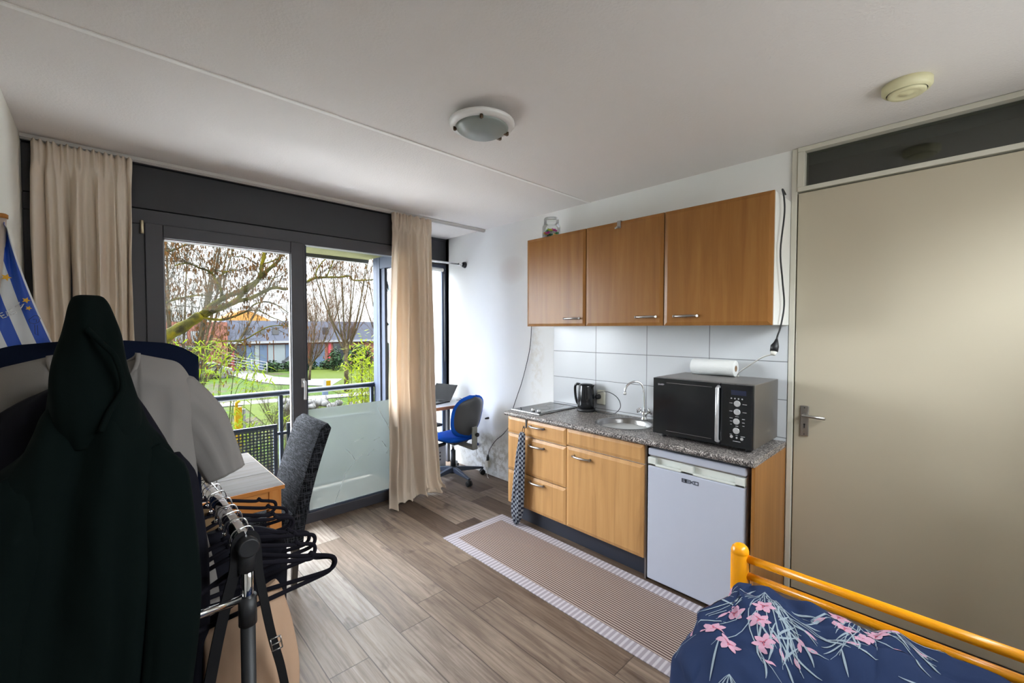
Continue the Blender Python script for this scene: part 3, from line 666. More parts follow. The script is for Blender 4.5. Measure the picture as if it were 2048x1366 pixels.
for zz in (1.180, 1.133, 1.079, 1.026):
    obj('button', MB().lathe([(0.0155, -0.014), (0.0175, -0.012), (0.0175, -0.010)], (MX, 0.862 if zz > 1.1 else 0.865, zz), 22, 'x'), m_silver, cp)
for yy, zz in ((0.890, .990), (0.835, .984), (0.862, .987)):
    obj('button', MB().lathe([(0.0075, -0.0135), (0.0085, -0.010)] if yy != .862 else [(0.005, -0.0118), (0.005, -0.010)], (MX, yy, zz), 16, 'x'), m_silver, cp)
lettering('brand_lettering', [LS, LH, LA, LR, LP], MX-0.0126, 1.335, 1.243, 0.0065, 0.008, 0.0009, m_silver, dd)
for yy in (0.82, 1.32): obj('foot', MB().lathe([(0.014, 0.906), (0.014, 0.927)], (2.63, yy, 0), 12), m_blackm, mw)
obj('foot', MB().lathe([(0.014, 0.906), (0.014, 0.927)], (2.99, 0.82, 0), 12), m_blackm, mw)
# paper roll
rl = thing('paper_towel_roll', 'white kitchen paper roll lying on top of the microwave', 'paper roll', (2.965, 1.14, 1.29))
t = NT('quilted_paper'); m_paper = t.bsdf((0.80, 0.80, 0.78), 0.9, bump=t.noise(t.map(), 130, 2), bstr=0.5, bdist=0.003)
RC = (0, 0, 0)
b = MB(); n_ = 36
ry = lambda r, h: [(2.965+r*cos(2*pi*k/n_), h, 1.343+r*sin(2*pi*k/n_)) for k in range(n_)]
b.rings([ry(0.020, 1.004), ry(0.051, 1.004), ry(0.053, 1.006), ry(0.053, 1.280), ry(0.051, 1.282), ry(0.020, 1.282)], False, True, True)
obj('paper', b, m_paper, rl)
b = MB(); b.rings([ry(0.020, 1.003), ry(0.0205, 1.283), ry(0.018, 1.283), ry(0.018, 1.003), ry(0.020, 1.003)], False); obj('cardboard_core', b, plain('brown_cardboard', (0.30, 0.19, 0.11), 0.9), rl)
# kettle
kt = thing('kettle', 'black plastic jug kettle on the worktop between hob and sink', 'kettle', (2.965, 2.17, 0.906))
KX, KY = 2.955, 2.185
b = MB(); b.lathe([(0.072, 0.906), (0.076, 0.912), (0.076, 0.926), (0.066, 0.932), (0.0, 0.932)], (KX, KY, 0), 36); obj('power_base', b, m_blackm, kt)
b = MB(); b.lathe([(0.0, 0.934), (0.066, 0.934), (0.070, 0.94), (0.072, 0.96), (0.068, 1.05), (0.062, 1.115), (0.060, 1.128), (0.055, 1.134), (0.03, 1.140), (0.0, 1.141)], (KX, KY, 0), 40)
obj('jug', b, m_black, kt)
obj('spout', MB().hexa([(KX-0.02, KY-0.055, 1.085), (KX+0.02, KY-0.055, 1.085), (KX+0.004, KY-0.060, 1.085), (KX-0.004, KY-0.060, 1.085)], [(KX-0.03, KY-0.045, 1.132), (KX+0.03, KY-0.045, 1.132), (KX+0.006, KY-0.084, 1.134), (KX-0.006, KY-0.084, 1.134)]), m_black, kt, bevel=0.003)
hp = catmull([(KX-0.004, KY+0.055, 1.125), (KX-0.01, KY+0.085, 1.128), (KX-0.012, KY+0.105, 1.11), (KX-0.012, KY+0.106, 1.06), (KX-0.01, KY+0.098, 1.0), (KX-0.006, KY+0.085, 0.965), (KX, KY+0.068, 0.955)], 5)
obj('handle', MB().tube(hp, 0.011, 12), m_black, kt)
wk = thing('wall_socket', 'ivory double socket on the tiles behind the kettle', 'socket', (XR-0.008, 2.09, 0.96), 'wall sockets')
obj('plate', MB().box(XR-0.028, XR-0.008, 2.045, 2.125, 0.965, 1.085), m_socket, wk, bevel=0.006)
obj('plug', MB().lathe([(0.012, -0.075), (0.019, -0.06), (0.021, -0.032), (0.021, -0.028)], (XR, 2.10, 1.03), 18, 'x'), m_blackm, wk)
kc = catmull([(XR-0.07, 2.10, 1.03), (XR-0.10, 2.06, 1.075), (XR-0.10, 1.96, 1.09), (XR-0.09, 1.88, 1.05), (XR-0.08, 1.86, 0.98), (XR-0.10, 1.90, 0.925), (XR-0.10, 1.98, 0.9115), (XR-0.09, 2.07, 0.9115), (KX+0.055, KY-0.045, 0.912)], 7)
obj('power_cord', MB().tube(kc, 0.003, 8), m_blackm, kt)
# jar of sweets on the wall units
jr = thing('glass_jar', 'clear storage jar of sweets on top of the wall cupboards', 'jar', (2.87, 2.50, 2.374))
tg = NT('jar_plastic'); g1 = tg.n('ShaderNodeBsdfTransparent'); g1.inputs[0].default_value = (0.93, 0.94, 0.94, 1); g2 = tg.n('ShaderNodeBsdfGlossy'); g2.inputs['Roughness'].default_value = 0.04; lw = tg.n('ShaderNodeLayerWeight'); lw.inputs[0].default_value = 0.35; mx = tg.n('ShaderNodeMixShader')
tg.l(tg.math('MULTIPLY', lw.outputs[0], 0.7), mx.inputs[0]); tg.l(g1.outputs[0], mx.inputs[1]); tg.l(g2.outputs[0], mx.inputs[2]); tg.l(mx.outputs[0], tg.out.inputs[0]); m_jar = tg.mat
JX, JY = 2.87, 2.505
b = MB(); b.lathe([(0.0, 2.3755), (0.068, 2.3755), (0.078, 2.385), (0.080, 2.43), (0.079, 2.49), (0.068, 2.515), (0.060, 2.52), (0.060, 2.535)], (JX, JY, 0), 36, caps=False); obj('jar_body', b, m_jar, jr, fix=False)
b = MB(); b.lathe([(0.063, 2.520), (0.066, 2.524), (0.066, 2.560), (0.060, 2.570), (0.0, 2.571)], (JX, JY, 0), 36, caps=False); obj('screw_lid', b, m_jar, jr, fix=False)
random.seed(5)
cols = [(0.55, 0.02, 0.25), (0.45, 0.48, 0.46), (0.03, 0.30, 0.06), (0.55, 0.60, 0.03), (0.65, 0.05, 0.30), (0.38, 0.40, 0.42), (0.02, 0.10, 0.05), (0.70, 0.35, 0.05)]
cm = [plain('sweet_wrapper_%s' % n, c, 0.3) for n, c in zip(('pink', 'silver', 'green', 'lime', 'magenta', 'grey', 'darkgreen', 'orange'), cols)]
cname = ['pink', 'silver', 'green', 'lime', 'magenta', 'grey', 'dark green', 'orange']
kk = 0
for lay in range(4):
    for j in range(6):
        a = j*pi/3+lay*0.5; rr = 0.050 if lay < 3 else 0.036
        px, py, pz = JX+rr*cos(a), JY+rr*sin(a), 2.389+lay*0.024
        ci = (j+lay*3) % 8; tl = random.uniform(-.4, .4)
        u_ = Vector((-sin(a+tl), cos(a+tl), random.uniform(-.25, .25))).normalized(); c0 = Vector((px, py, pz))
        m = MB(); m.tube([c0-u_*0.024, c0-u_*0.016, c0-u_*0.012, c0+u_*0.012, c0+u_*0.016, c0+u_*0.024], [0.010, 0.004, 0.010, 0.010, 0.004, 0.010], 7)
        obj('wrapped_sweet', m, cm[ci], None, '%s wrapped sweet in the %s layer inside the clear jar' % (cname[ci], ('bottom', 'second', 'third', 'top')[lay]), 'sweet', 'wrapped sweets in the jar'); kk += 1
# extension lead down the side of the wall unit
P = [(2.86, .716, 2.374), (2.78, .712, 2.385), (2.80, .708, 2.34), (2.812, .708, 2.25), (2.765, .712, 2.04), (2.805, .710, 1.88), (2.850, .710, 1.74), (2.80, .712, 1.62), (2.745, .714, 1.56), (2.735, .715, 1.535)]
el = thing('extension_lead', 'black lead with socket end hanging at the side of the wall cupboards', 'cord', (2.78, .712, 1.48))
obj('lead', MB().tube(catmull(P, 6), 0.0045, 8), m_blackm, el)
obj('socket_end', MB().tube([(2.737, .715, 1.545), (2.732, .716, 1.525), (2.722, .720, 1.505), (2.715, .722, 1.475)], [0.006, 0.012, 0.021, 0.020], 16), m_blackm, el)
obj('white_plug', MB().tube([(2.714, .722, 1.475), (2.708, .725, 1.455)], [0.017, 0.012], 14), m_wcord, el)
obj('power_cord', MB().tube(catmull([(2.708, .727, 1.458), (2.72, .78, 1.44), (2.80, .87, 1.385), (2.88, .955, 1.33), (2.93, .985, 1.296), (3.0, 1.0, 1.294), (3.038, 1.0, 1.28)], 6), 0.0035, 8), m_wcord, mw, label='white power cord')
# thin cord at the left end of the units
P = [(3.04, 2.902, 1.66), (3.035, 2.902, 1.62), (3.035, 2.925, 1.4), (3.035, 3.02, 1.1), (3.035, 3.10, 0.92), (3.035, 3.16, 0.78), (3.035, 3.20, 0.62), (3.035, 3.30, 0.50), (3.035, 3.43, 0.40), (3.035, 3.53, 0.28), (3.03, 3.55, 0.20)]
lc = thing('hanging_cable', 'thin black cable hanging down the white wall to a low socket', 'cord', (3.03, 3.3, .2))
obj('cable', MB().tube(catmull(P, 6), 0.0035, 8), m_blackm, lc)
obj('plug', MB().tube([(3.03, 3.548, 0.225), (3.03, 3.553, 0.19), (3.03, 3.556, 0.155)], [0.006, 0.016, 0.015], 12), m_blackm, lc)
ws = thing('wall_socket', 'small ivory socket low on the scuffed wall below the cable', 'socket', (XR, 3.56, 0.1), 'wall sockets')
obj('plate', MB().box(XR-0.035, XR, 3.535, 3.585, 0.085, 0.16), m_socket, ws, bevel=0.005)
obj('cable_tails', MB().tube(catmull([(3.03, 3.545, .09), (3.00, 3.53, .03), (2.98, 3.50, .005), (2.96, 3.46, .004)], 5), .003, 6).tube(catmull([(3.03, 3.575, .12), (3.0, 3.61, .07), (3.02, 3.64, .14)], 5), .003, 6), m_wcord, ws)
jb = thing('cable_outlet', 'blue junction stub poking from the white wall behind the chair', 'outlet', (XR, 3.75, 0.29))
obj('stub', MB().box(3.02, 3.05, 3.735, 3.775, 0.285, 0.315), plain('blue_stub', (0.02, 0.06, 0.2), 0.5), jb, bevel=0.004)
obj('wire', MB().tube([(3.03, 3.75, .29), (3.025, 3.745, .22), (3.03, 3.75, .2)], 0.002, 5), m_blackm, jb)
# tea towel on an over-door hook
th = MB(); th.box(2.466, 2.469, 2.410, 2.424, 0.800, 0.868); th.box(2.440, 2.4655, 2.410, 2.424, 0.800, 0.803); th.box(2.440, 2.443, 2.410, 2.424, 0.800, 0.818)
obj('towel_hook', th, m_blackm, None, 'small black hook over the edge of the top drawer', 'hook')
tw = thing('tea_towel', 'dark blue and white checked tea towel hanging from the drawer hook', 'towel', (2.42, 2.43, 0.03))
b = MB(); R = []
rows = [(0.770, 0.020, .014), (0.755, 0.030, .018), (0.70, 0.034, .022), (0.60, 0.046, .026), (0.48, 0.052, .03), (0.36, 0.060, .033), (0.24, .064, .035), (0.14, .064, .034), (0.09, .058, .03), (0.055, .045, .026), (0.022, .022, .018)]
for i in range(51):
    f_ = i/50*(len(rows)-1); a = min(int(f_), len(rows)-2); q_ = f_-a
    z = rows[a][0]*(1-q_)+rows[a+1][0]*q_; hw = rows[a][1]*(1-q_)+rows[a+1][1]*q_; tt = rows[a][2]*(1-q_)+rows[a+1][2]*q_
    sk_ = 0.02*(0.77-z)
    yc = 2.418+0.055*(0.77-z)/0.75
    ring = []
    for k in range(48):
        an = 2*pi*k/48; fo = 1+0.20*sin(an*7+z*6)+0.12*sin(an*11-z*14)
        ring.append((2.424-0.02*(0.77-z)+tt*cos(an)*fo*0.85, yc+hw*sin(an)*(1+0.08*sin(an*5+z*9)), z+0.012*sin(an*3)*(1 if i > 46 else 0)))
    R.append(ring)
b.rings(R); obj('cloth', b, m_check, tw)
obj('hanging_loop', MB().tube(catmull([(2.436, 2.405, .770), (2.440, 2.408, .80), (2.441, 2.417, .812), (2.440, 2.426, .80), (2.436, 2.432, .768)], 4), .0022, 6), m_webbing, tw)
# ceiling lamp
CL = (1.425, 1.715)
lp = thing('ceiling_lamp', 'round flush ceiling lamp with white ring and frosted glass dome', 'lamp', (CL[0], CL[1], ZC))
b = MB(); b.lathe([(0.10, ZC), (0.10, ZC-0.035)], (CL[0], CL[1], 0), 40); obj('ceiling_base', b, m_white, lp)
b = MB(); b.lathe([(0.158, ZC-0.030), (0.166, ZC-0.034), (0.168, ZC-0.041), (0.160, ZC-0.052), (0.132, ZC-0.060), (0.126, ZC-0.056), (0.130, ZC-0.045), (0.10, ZC-0.032), (0.158, ZC-0.030)], (CL[0], CL[1], 0), 64, caps=False); obj('ring', b, plain('white_lamp_ring', (0.74, 0.73, 0.72), 0.35), lp)
b = MB(); b.lathe([(0.134, ZC-0.052), (0.134, ZC-0.060), (0.125, ZC-0.070), (0.10, ZC-0.084), (0.06, ZC-0.094), (0.02, ZC-0.098), (0.0, ZC-0.0985)], (CL[0], CL[1], 0), 64); obj('glass_dome', b, plain('grey_green_frosted_glass', (0.24, 0.27, 0.255), 0.35, var=0.02), lp)
for a in (2.45, 4.0, 0.1, 5.9):
    px, py = CL[0]+0.137*cos(a), CL[1]+0.137*sin(a)
    b = MB().lathe([(0.007, ZC-0.074), (0.009, ZC-0.070), (0.009, ZC-0.056)], (px, py, 0), 10); b.box(px-0.014-0.012*cos(a), px+0.004, py-0.006, py+0.006, ZC-0.075, ZC-0.070); obj('glass_clip', b, metal('bronze_clip', (0.12, 0.08, 0.05), 0.4), lp)
# smoke detector
sd = thing('smoke_detector', 'yellowed round smoke detector on the ceiling near the door', 'smoke detector', (2.58, 0.19, ZC))
SDX, SDY = 2.585, 0.190
b = MB(); b.lathe([(0.083, ZC), (0.086, ZC-0.004), (0.086, ZC-0.028), (0.076, ZC-0.040), (0.069, ZC-0.042)], (SDX, SDY, 0), 48, caps=False); obj('base', b, m_smoke, sd, fix=False)
b = MB(); b.lathe([(0.069, ZC-0.036), (0.069, ZC-0.039)], (SDX, SDY, 0), 40); obj('dark_gap', b, m_blackm, sd)
b = MB(); b.lathe([(0.064, ZC-0.036), (0.066, ZC-0.046), (0.060, ZC-0.052), (0.045, ZC-0.050), (0.025, ZC-0.046), (0.020, ZC-0.050), (0.0, ZC-0.051)], (SDX, SDY, 0), 48); obj('cap', b, m_smoke, sd)
# floor mat
RX0, RX1, RY0, RY1 = 1.852, 2.462, 0.62, 2.702
obj('kitchen_mat', MB().box(RX0, RX1, RY0, RY1, 0.0, 0.006), rug_mat(RX0, RX1, RY0, RY1), None, 'long brown and cream striped mat on the floor along the kitchenette', 'mat', bevel=0.002)
# ------------------------------------------------------------------ desk alcove
dk = thing('desk', 'wooden desk in the alcove under the bay window', 'desk', (2.65, 4.0, 0))
m_deskt = plain('grey_white_desktop', (0.36, 0.36, 0.37), 0.45)
obj('desktop', MB().box(2.24, 3.04, 3.725, 4.315, 0.762, 0.782), m_deskt, dk, bevel=0.002)
obj('edge_strip', MB().box(2.24, 3.04, 3.712, 3.725, 0.750, 0.784), wood('orange_edge_wood', (0.35, 0.12, 0.03), (0.48, 0.19, 0.05), (0.55, 0.24, 0.08), 0, 0.4), dk, bevel=0.002)
for x, y in ((2.27, 3.76), (2.27, 4.26), (3.0, 4.26)): obj('leg', MB().box(x-0.02, x+0.02, y-0.02, y+0.02, 0, 0.762), m_frame, dk, bevel=0.003)
lt = thing('laptop', 'open black laptop on the alcove desk', 'laptop', (2.74, 3.98, 0.782))
hx_ = Vector((-0.2, 0.98, 0)); tb_ = Vector((0.98, 0.2, 0)); a0 = Vector((2.80, 3.93, 0.782))
def lpq(u, v, h): p = a0+hx_*u+tb_*v; return (p.x, p.y, p.z+h)
obj('keyboard_base', MB().hexa([lpq(0, -.23, 0), lpq(.33, -.23, 0), lpq(.33, 0, 0), lpq(0, 0, 0)], [lpq(0, -.23, .014), lpq(.33, -.23, .014), lpq(.33, 0, .014), lpq(0, 0, .014)]), m_blackm, lt, bevel=0.002)
obj('screen_lid', MB().hexa([lpq(0, .0, .014), lpq(.33, .0, .014), lpq(.33, .008, .012), lpq(0, .008, .012)], [lpq(0, .118, .178), lpq(.33, .118, .178), lpq(.33, .126, .175), lpq(0, .126, .175)]), plain('black_screen', (0.008, 0.008, 0.010), 0.35, Specular_IOR_Level=0.25), lt)
kb = MB()
for i in range(11):
    for j in range(4):
        p = [lpq(.02+i*.0275, -.12+j*.024, .0142), lpq(.042+i*.0275, -.12+j*.024, .0142), lpq(.042+i*.0275, -.101+j*.024, .0142), lpq(.02+i*.0275, -.101+j*.024, .0142)]
        kb.hexa(p, [(a, b, c+.002) for a, b, c in p])
obj('keys', kb, m_blackm, lt); lt['kind'] = 'thing'
obj('power_cord', MB().tube(catmull([(2.90, 3.95, 0.79), (2.96, 3.93, 0.788), (3.0, 3.96, 0.786), (3.02, 4.05, 0.786)], 5), 0.003, 6), m_blackm, lt)
bx = thing('floor_box', 'white box with a grey face standing on the floor under the desk', 'box', (2.74, 4.15, 0))
obj('body', MB().box(2.56, 2.845, 4.08, 4.29, 0.0, 0.29), m_white, bx, bevel=0.006)
b = MB(); b.box(2.66, 2.835, 4.074, 4.081, 0.02, 0.27); b.mi = 1
for zz in (0.11, 0.15, 0.19): b.lathe([(0.010, -0.001), (0.010, 0.001)], (2.76, 4.0735, zz), 12, 'y')
obj('face_plate', b, [plain('light_grey_face', (0.55, 0.55, 0.57), 0.5), m_gshell], bx)
# office chair (local coordinates : seat faces +y)
oc = thing('office_chair', 'blue upholstered office swivel chair on castors at the alcove desk', 'office chair', (2.70, 3.74, 0), rotz=radians(6))
b = MB(); b.tube([(0, 0, 0.07), (0, 0, 0.30)], 0.028, 18).lathe([(0.045, 0.06), (0.05, 0.085), (0.04, 0.125), (0.03, 0.13)], (0, 0, 0), 20); obj('column', b, m_blackm, oc, local=True)
obj('gas_lift', MB().tube([(0, 0, 0.295), (0, 0, 0.40)], 0.015, 14), m_chrome, oc, local=True)
for i in range(5):
    a = i*2*pi/5-1.79; ca, sa = cos(a), sin(a)
    b = MB(); P = lambda r, s, z: (r*ca-s*sa, r*sa+s*ca, z)
    b.rings([[P(r, -w_, z0), P(r, w_, z0), P(r, w_*0.7, z1), P(r, -w_*0.7, z1)] for r, w_, z0, z1 in ((0.02, .030, .075, .125), (0.12, .025, .072, .115), (0.30, .019, .070, .090), (0.335, .017, .068, .085))], True, True, False)
    lg = obj('base_arm', b, m_navymetal, oc, local=True, bevel=0.005)
    cb = MB(); c0 = Vector(P(0.325, 0, 0)); tx = Vector((-sa, ca, 0))
    for s in (-1, 1):
        cc = c0+tx*(s*0.016); ring = lambda r, o: [tuple(cc+tx*o+Vector((ca, sa, 0))*(r*cos(q))+Vector((0, 0, 1))*(0.029+r*sin(q))) for q in [2*pi*k/20 for k in range(20)]]
        cb.rings([ring(0.024, -0.011), ring(0.029, -0.008), ring(0.029, 0.008), ring(0.024, 0.011)])
    cb.tube([(c0.x, c0.y, 0.04), (c0.x, c0.y, 0.075)], 0.009, 8)
    ca_ = obj('castor', cb, m_blackm, oc, local=True)
b = MB(); b.hexa([(-.09, -.12, .385), (.09, -.12, .385), (.07, .14, .385), (-.07, .14, .385)], [(-.12, -.15, .425), (.12, -.15, .425), (.10, .16, .425), (-.10, .16, .425)]); obj('seat_mechanism', b, m_gshell, oc, local=True, bevel=0.01)
def seatf(sgn):
    def f(u, v):
        x = (u-.5)*2; y = (v-.5)*2; k = (1-abs(x)**4)**0.5*(1-abs(y)**4)**0.5
        sx_ = x*0.245*(1-0.10*(y > 0)*y)*sqrt(1-0.55*abs(y)**5); sy_ = y*0.225*sqrt(1-0.35*abs(x)**5)
        return (sx_, sy_+0.0, 0.455+sgn*0.035*k+0.012*x*x-0.02*max(0, y)**2)
    return f
b = MB(); b.grid(seatf(1), 20, 20); b.grid(seatf(-1), 20, 20); obj('seat', b, m_blue, oc, local=True)
def backf(off, sh=1.0):
    def f(u, v):
        x = (u-.5)*2; y = (v-.5)*2; k = max(0, (1-abs(x)**3.0))**0.5*max(0, (1-abs(y)**3.0))**0.5
        r = sqrt(max(0.02, 1-abs(y)**3.4))*(1-0.10*max(0, -y))
        return (x*0.225*r*sh, -0.265-0.05*y*y*0.5+0.05*x*x+off*k-0.05*(y), 0.70+y*0.225*sh)
    return f
b = MB(); b.grid(backf(0.035), 22, 22); b.grid(backf(-0.012), 22, 22); bk = obj('backrest', b, m_blue, oc, local=True)
b = MB(); b.grid(backf(-0.034, 0.93), 22, 22); b.grid(backf(-0.010, 0.93), 22, 22); obj('back_shell', b, m_gshell, oc, local=True)
b = MB(); b.box(-0.035, 0.035, -0.335, -0.318, 0.37, 0.60); obj('back_bracket', b, m_gbr, oc, local=True, bevel=0.006)
b = MB(); b.hexa([(-.035, -.34, .365), (.035, -.34, .365), (.035, -.06, .385), (-.035, -.06, .385)], [(-.035, -.335, .40), (.035, -.335, .40), (.035, -.06, .41), (-.035, -.06, .41)]); obj('back_arm', b, m_gbr, oc, local=True, bevel=0.004)
b = MB(); b.lathe([(0.018, -0.365), (0.022, -0.36), (0.022, -0.345), (0.010, -0.335)], (0.012, 0, 0.52), 18, 'y'); 
b = MB(); b.tube([(0.01, -0.335, 0.52), (0.01, -0.350, 0.52), (0.01, -0.366, 0.52)], [0.012, 0.022, 0.020], 18); obj('tension_knob', b, m_blackm, oc, local=True)
b = MB(); b.tube([(0.17, -0.315, 0.655), (0.215, -0.32, 0.655)], [0.008, 0.012], 10); obj('back_lever', b, m_blackm, oc, local=True)
for s in (-1,):
    b = MB(); b.tube(catmull([(s*.13, -.02, .40), (s*.25, -.02, .40), (s*.285, -.02, .45), (s*.285, -.02, .62)], 5), 0.018, 10); ar = obj('armrest_post', b, m_blackm, oc, local=True)
    b = MB(); b.hexa([(s*.32, -.13, .62), (s*.25, -.13, .62), (s*.25, .12, .62), (s*.32, .12, .62)], [(s*.32, -.13, .65), (s*.25, -.13, .65), (s*.25, .12, .65), (s*.32, .12, .65)]); obj('armrest_pad', b, m_blackm, oc, local=True, bevel=0.012, bseg=3)

# ------------------------------------------------------------------ dining table + parsons chair
tb = thing('pine_table', 'orange pine table with a pale worn plank top by the window', 'table', (0.245, 2.95, 0))
TX0, TX1, TY0, TY1 = -0.24, 0.705, 2.54, 3.37
b = MB(); ys = [TY0, 2.655, 2.868, 2.975, 3.19, TY1]; ys = [TY0, 2.82, 3.10, TY1]
for a, c in zip(ys, ys[1:]): b.box(TX0, TX1, a+0.0015, c-0.0015, 0.727, 0.750)
top = obj('tabletop', b, m_ptop, tb, bevel=0.002)
ap = MB(); ap.box(TX0+0.03, TX1-0.045, TY0+0.022, TY0+0.042, 0.625, 0.727); obj('apron', ap, m_pinex, tb, bevel=0.002)
ap = MB(); ap.box(TX0+0.03, TX1-0.045, TY1-0.042, TY1-0.022, 0.625, 0.727); obj('apron', ap, m_pinex, tb)
for xx in (TX0+0.02, TX1-0.042): obj('apron', MB().box(xx, xx+0.02, TY0+0.06, TY1-0.06, 0.625, 0.727), m_pine, tb)
obj('edge_lip', MB().box(TX0, TX1+0.002, TY0-0.002, TY0+0.004, 0.727, 0.7485).box(TX1-0.004, TX1+0.002, TY0, TY1, 0.727, 0.7485), m_pinex, tb)
for xx in (TX0+0.012, TX1-0.072):
    for yy in (TY0+0.012, TY1-0.072): obj('leg', MB().box(xx, xx+0.06, yy, yy+0.06, 0, 0.727), m_pine, tb, bevel=0.003)
ch = thing('parsons_chair', 'high-backed chair in grey woven fabric at the pine table', 'chair', (0.70, 3.02, 0))
b = MB(); R = []
CY0, CY1 = 2.775, 3.255
for i in range(25):
    t_ = i/24; z = 0.28+(0.995-0.28)*t_
    xc = 0.835+0.03*t_+0.165*t_**1.5; th_ = 0.040-0.006*t_
    if z > 0.96: th_ = th_*sqrt(max(0.03, 1-((z-0.96)/0.036)**2))
    yi = 0.0 if z < 0.97 else 0.02*((z-0.97)/0.025)**2
    R.append([(xc-th_, CY0+yi, z), (xc-th_, CY1-yi, z), (xc-th_*.6, CY1+.006-yi, z), (xc+th_*.6, CY1+.006-yi, z), (xc+th_, CY1-yi, z), (xc+th_, CY0+yi, z), (xc+th_*.6, CY0-.006+yi, z), (xc-th_*.6, CY0-.006+yi, z)])
b.rings(R); obj('backrest', b, m_tweed, ch, bevel=0.004)
obj('seat', MB().box(0.36, 0.83, CY0+0.003, CY1-0.003, 0.37, 0.475), m_tweed, ch, bevel=0.025, bseg=4)
obj('seat_frame', MB().box(0.38, 0.84, CY0+0.006, CY1-0.006, 0.28, 0.375), m_tweed, ch, bevel=0.006)
m_dkleg = plain('dark_stained_chair_leg', (0.045, 0.036, 0.030), 0.4)
for xx, yy, dx in ((0.40, CY0+0.03, 0), (0.40, CY1-0.03, 0), (0.835, CY0+0.026, -0.012), (0.835, CY1-0.026, -0.012)):
    b = MB(); b.hexa([(xx-.014+dx, yy-.014, 0), (xx+.014+dx, yy-.014, 0), (xx+.014+dx, yy+.014, 0), (xx-.014+dx, yy+.014, 0)], [(xx-.022, yy-.022, .285), (xx+.022, yy-.022, .285), (xx+.022, yy+.022, .285), (xx-.022, yy+.022, .285)])
    obj('leg', b, m_dkleg, ch, bevel=0.002)

# ------------------------------------------------------------------ curtains
def curtain(name, label, x0t, x1t, x0b, x1b, yt, yb, folds, amp, z0, z1, seed, puddle=False, mat=None):
    cu = thing(name, label, 'curtain', ((x0t+x1t)/2, yt, 0), 'beige linen curtains')
    rdc = random.Random(int(seed*10)); ph = [rdc.uniform(0, 6.28) for _ in range(6)]
    def wave(u, v):
        uu = u+0.045*noise.noise(Vector((u*3.1, v*0.9, seed)))+0.020*noise.noise(Vector((u*7, v*2.0, seed+3)))*(.4+v)
        a = sin(2*pi*folds*uu+ph[0]); a = 1-2*(0.5-0.5*a)**2.2
        b_ = sin(2*pi*folds*1.63*uu+ph[1]+1.2*v); c_ = sin(2*pi*folds*2.9*uu+ph[2]-1.5*v)
        m_ = 0.5+0.5*noise.noise(Vector((u*4, 7.7, seed)))
        return a*0.62+b_*0.36*m_*2+c_*0.16+0.35*noise.noise(Vector((u*8, v*1.5, seed+5)))
    def f(u, v):
        z = z1+(z0-z1)*v
        x = (x0t+(x0b-x0t)*v)*(1-u)+(x1t+(x1b-x1t)*v)*u
        h = sst(0.028, 0.075, v)                  # below the heading tape the folds open out
        pl_ = 0.40*(abs(((u*folds*1.5) % 1)*2-1)**1.5-0.5)*2+0.25*sin(2*pi*folds*3.2*u+ph[3])
        pin = 1-0.45*math.exp(-((v-0.036)/0.010)**2)
        g = (0.55+0.45*sst(0.05, 0.3, v))
        y = yt+(yb-yt)*sst(0.55, 1.0, v)+amp*((1-h)*pl_*0.7+h*g*wave(u, v))*pin
        x += 0.016*noise.noise(Vector((u*10, v*2.2, seed+9)))*h+0.004*noise.noise(Vector((u*30, v*9, seed)))
        y += 0.0035*noise.noise(Vector((u*38, v*13, seed+1)))
        if v < 0.03: z += 0.006*sin(2*pi*folds*3.2*u+ph[4])
        if puddle:
            fl_ = sst(.75, 1.0, v); x += 0.03*(u-.5)*fl_
            if z < 0.13:
                k = (0.13-z)/0.13
                y -= 0.10*k*(0.55+0.6*noise.noise(Vector((u*5, 3.3, seed)))+0.45*sst(.3, 0, u)); x += 0.06*(u-0.45)*k-0.03*sst(.3, 0, u)*k
                z = 0.014+0.10*(1-k)**1.4+0.05*k*abs(noise.noise(Vector((u*12, k*5, seed+2))))
        return (x, y, z)
    b = MB(); b.grid(f, 230, 140); obj('cloth', b, mat or m_curt, cu, solid=0.0018, fix=False)
    return f
curtain('curtain', 'left beige linen curtain with gathered heading beside the dark panel', -0.268, 0.158, -0.262, 0.135, 3.60, 3.585, 5.0, 0.060, 0.02, 2.655, 1.0, False, m_curtl)
curtain('curtain', 'right beige linen curtain pooling on the floor by the desk alcove', 1.930, 2.345, 1.865, 2.395, 3.585, 3.52, 4.0, 0.056, 0.0, 2.655, 4.0, True)

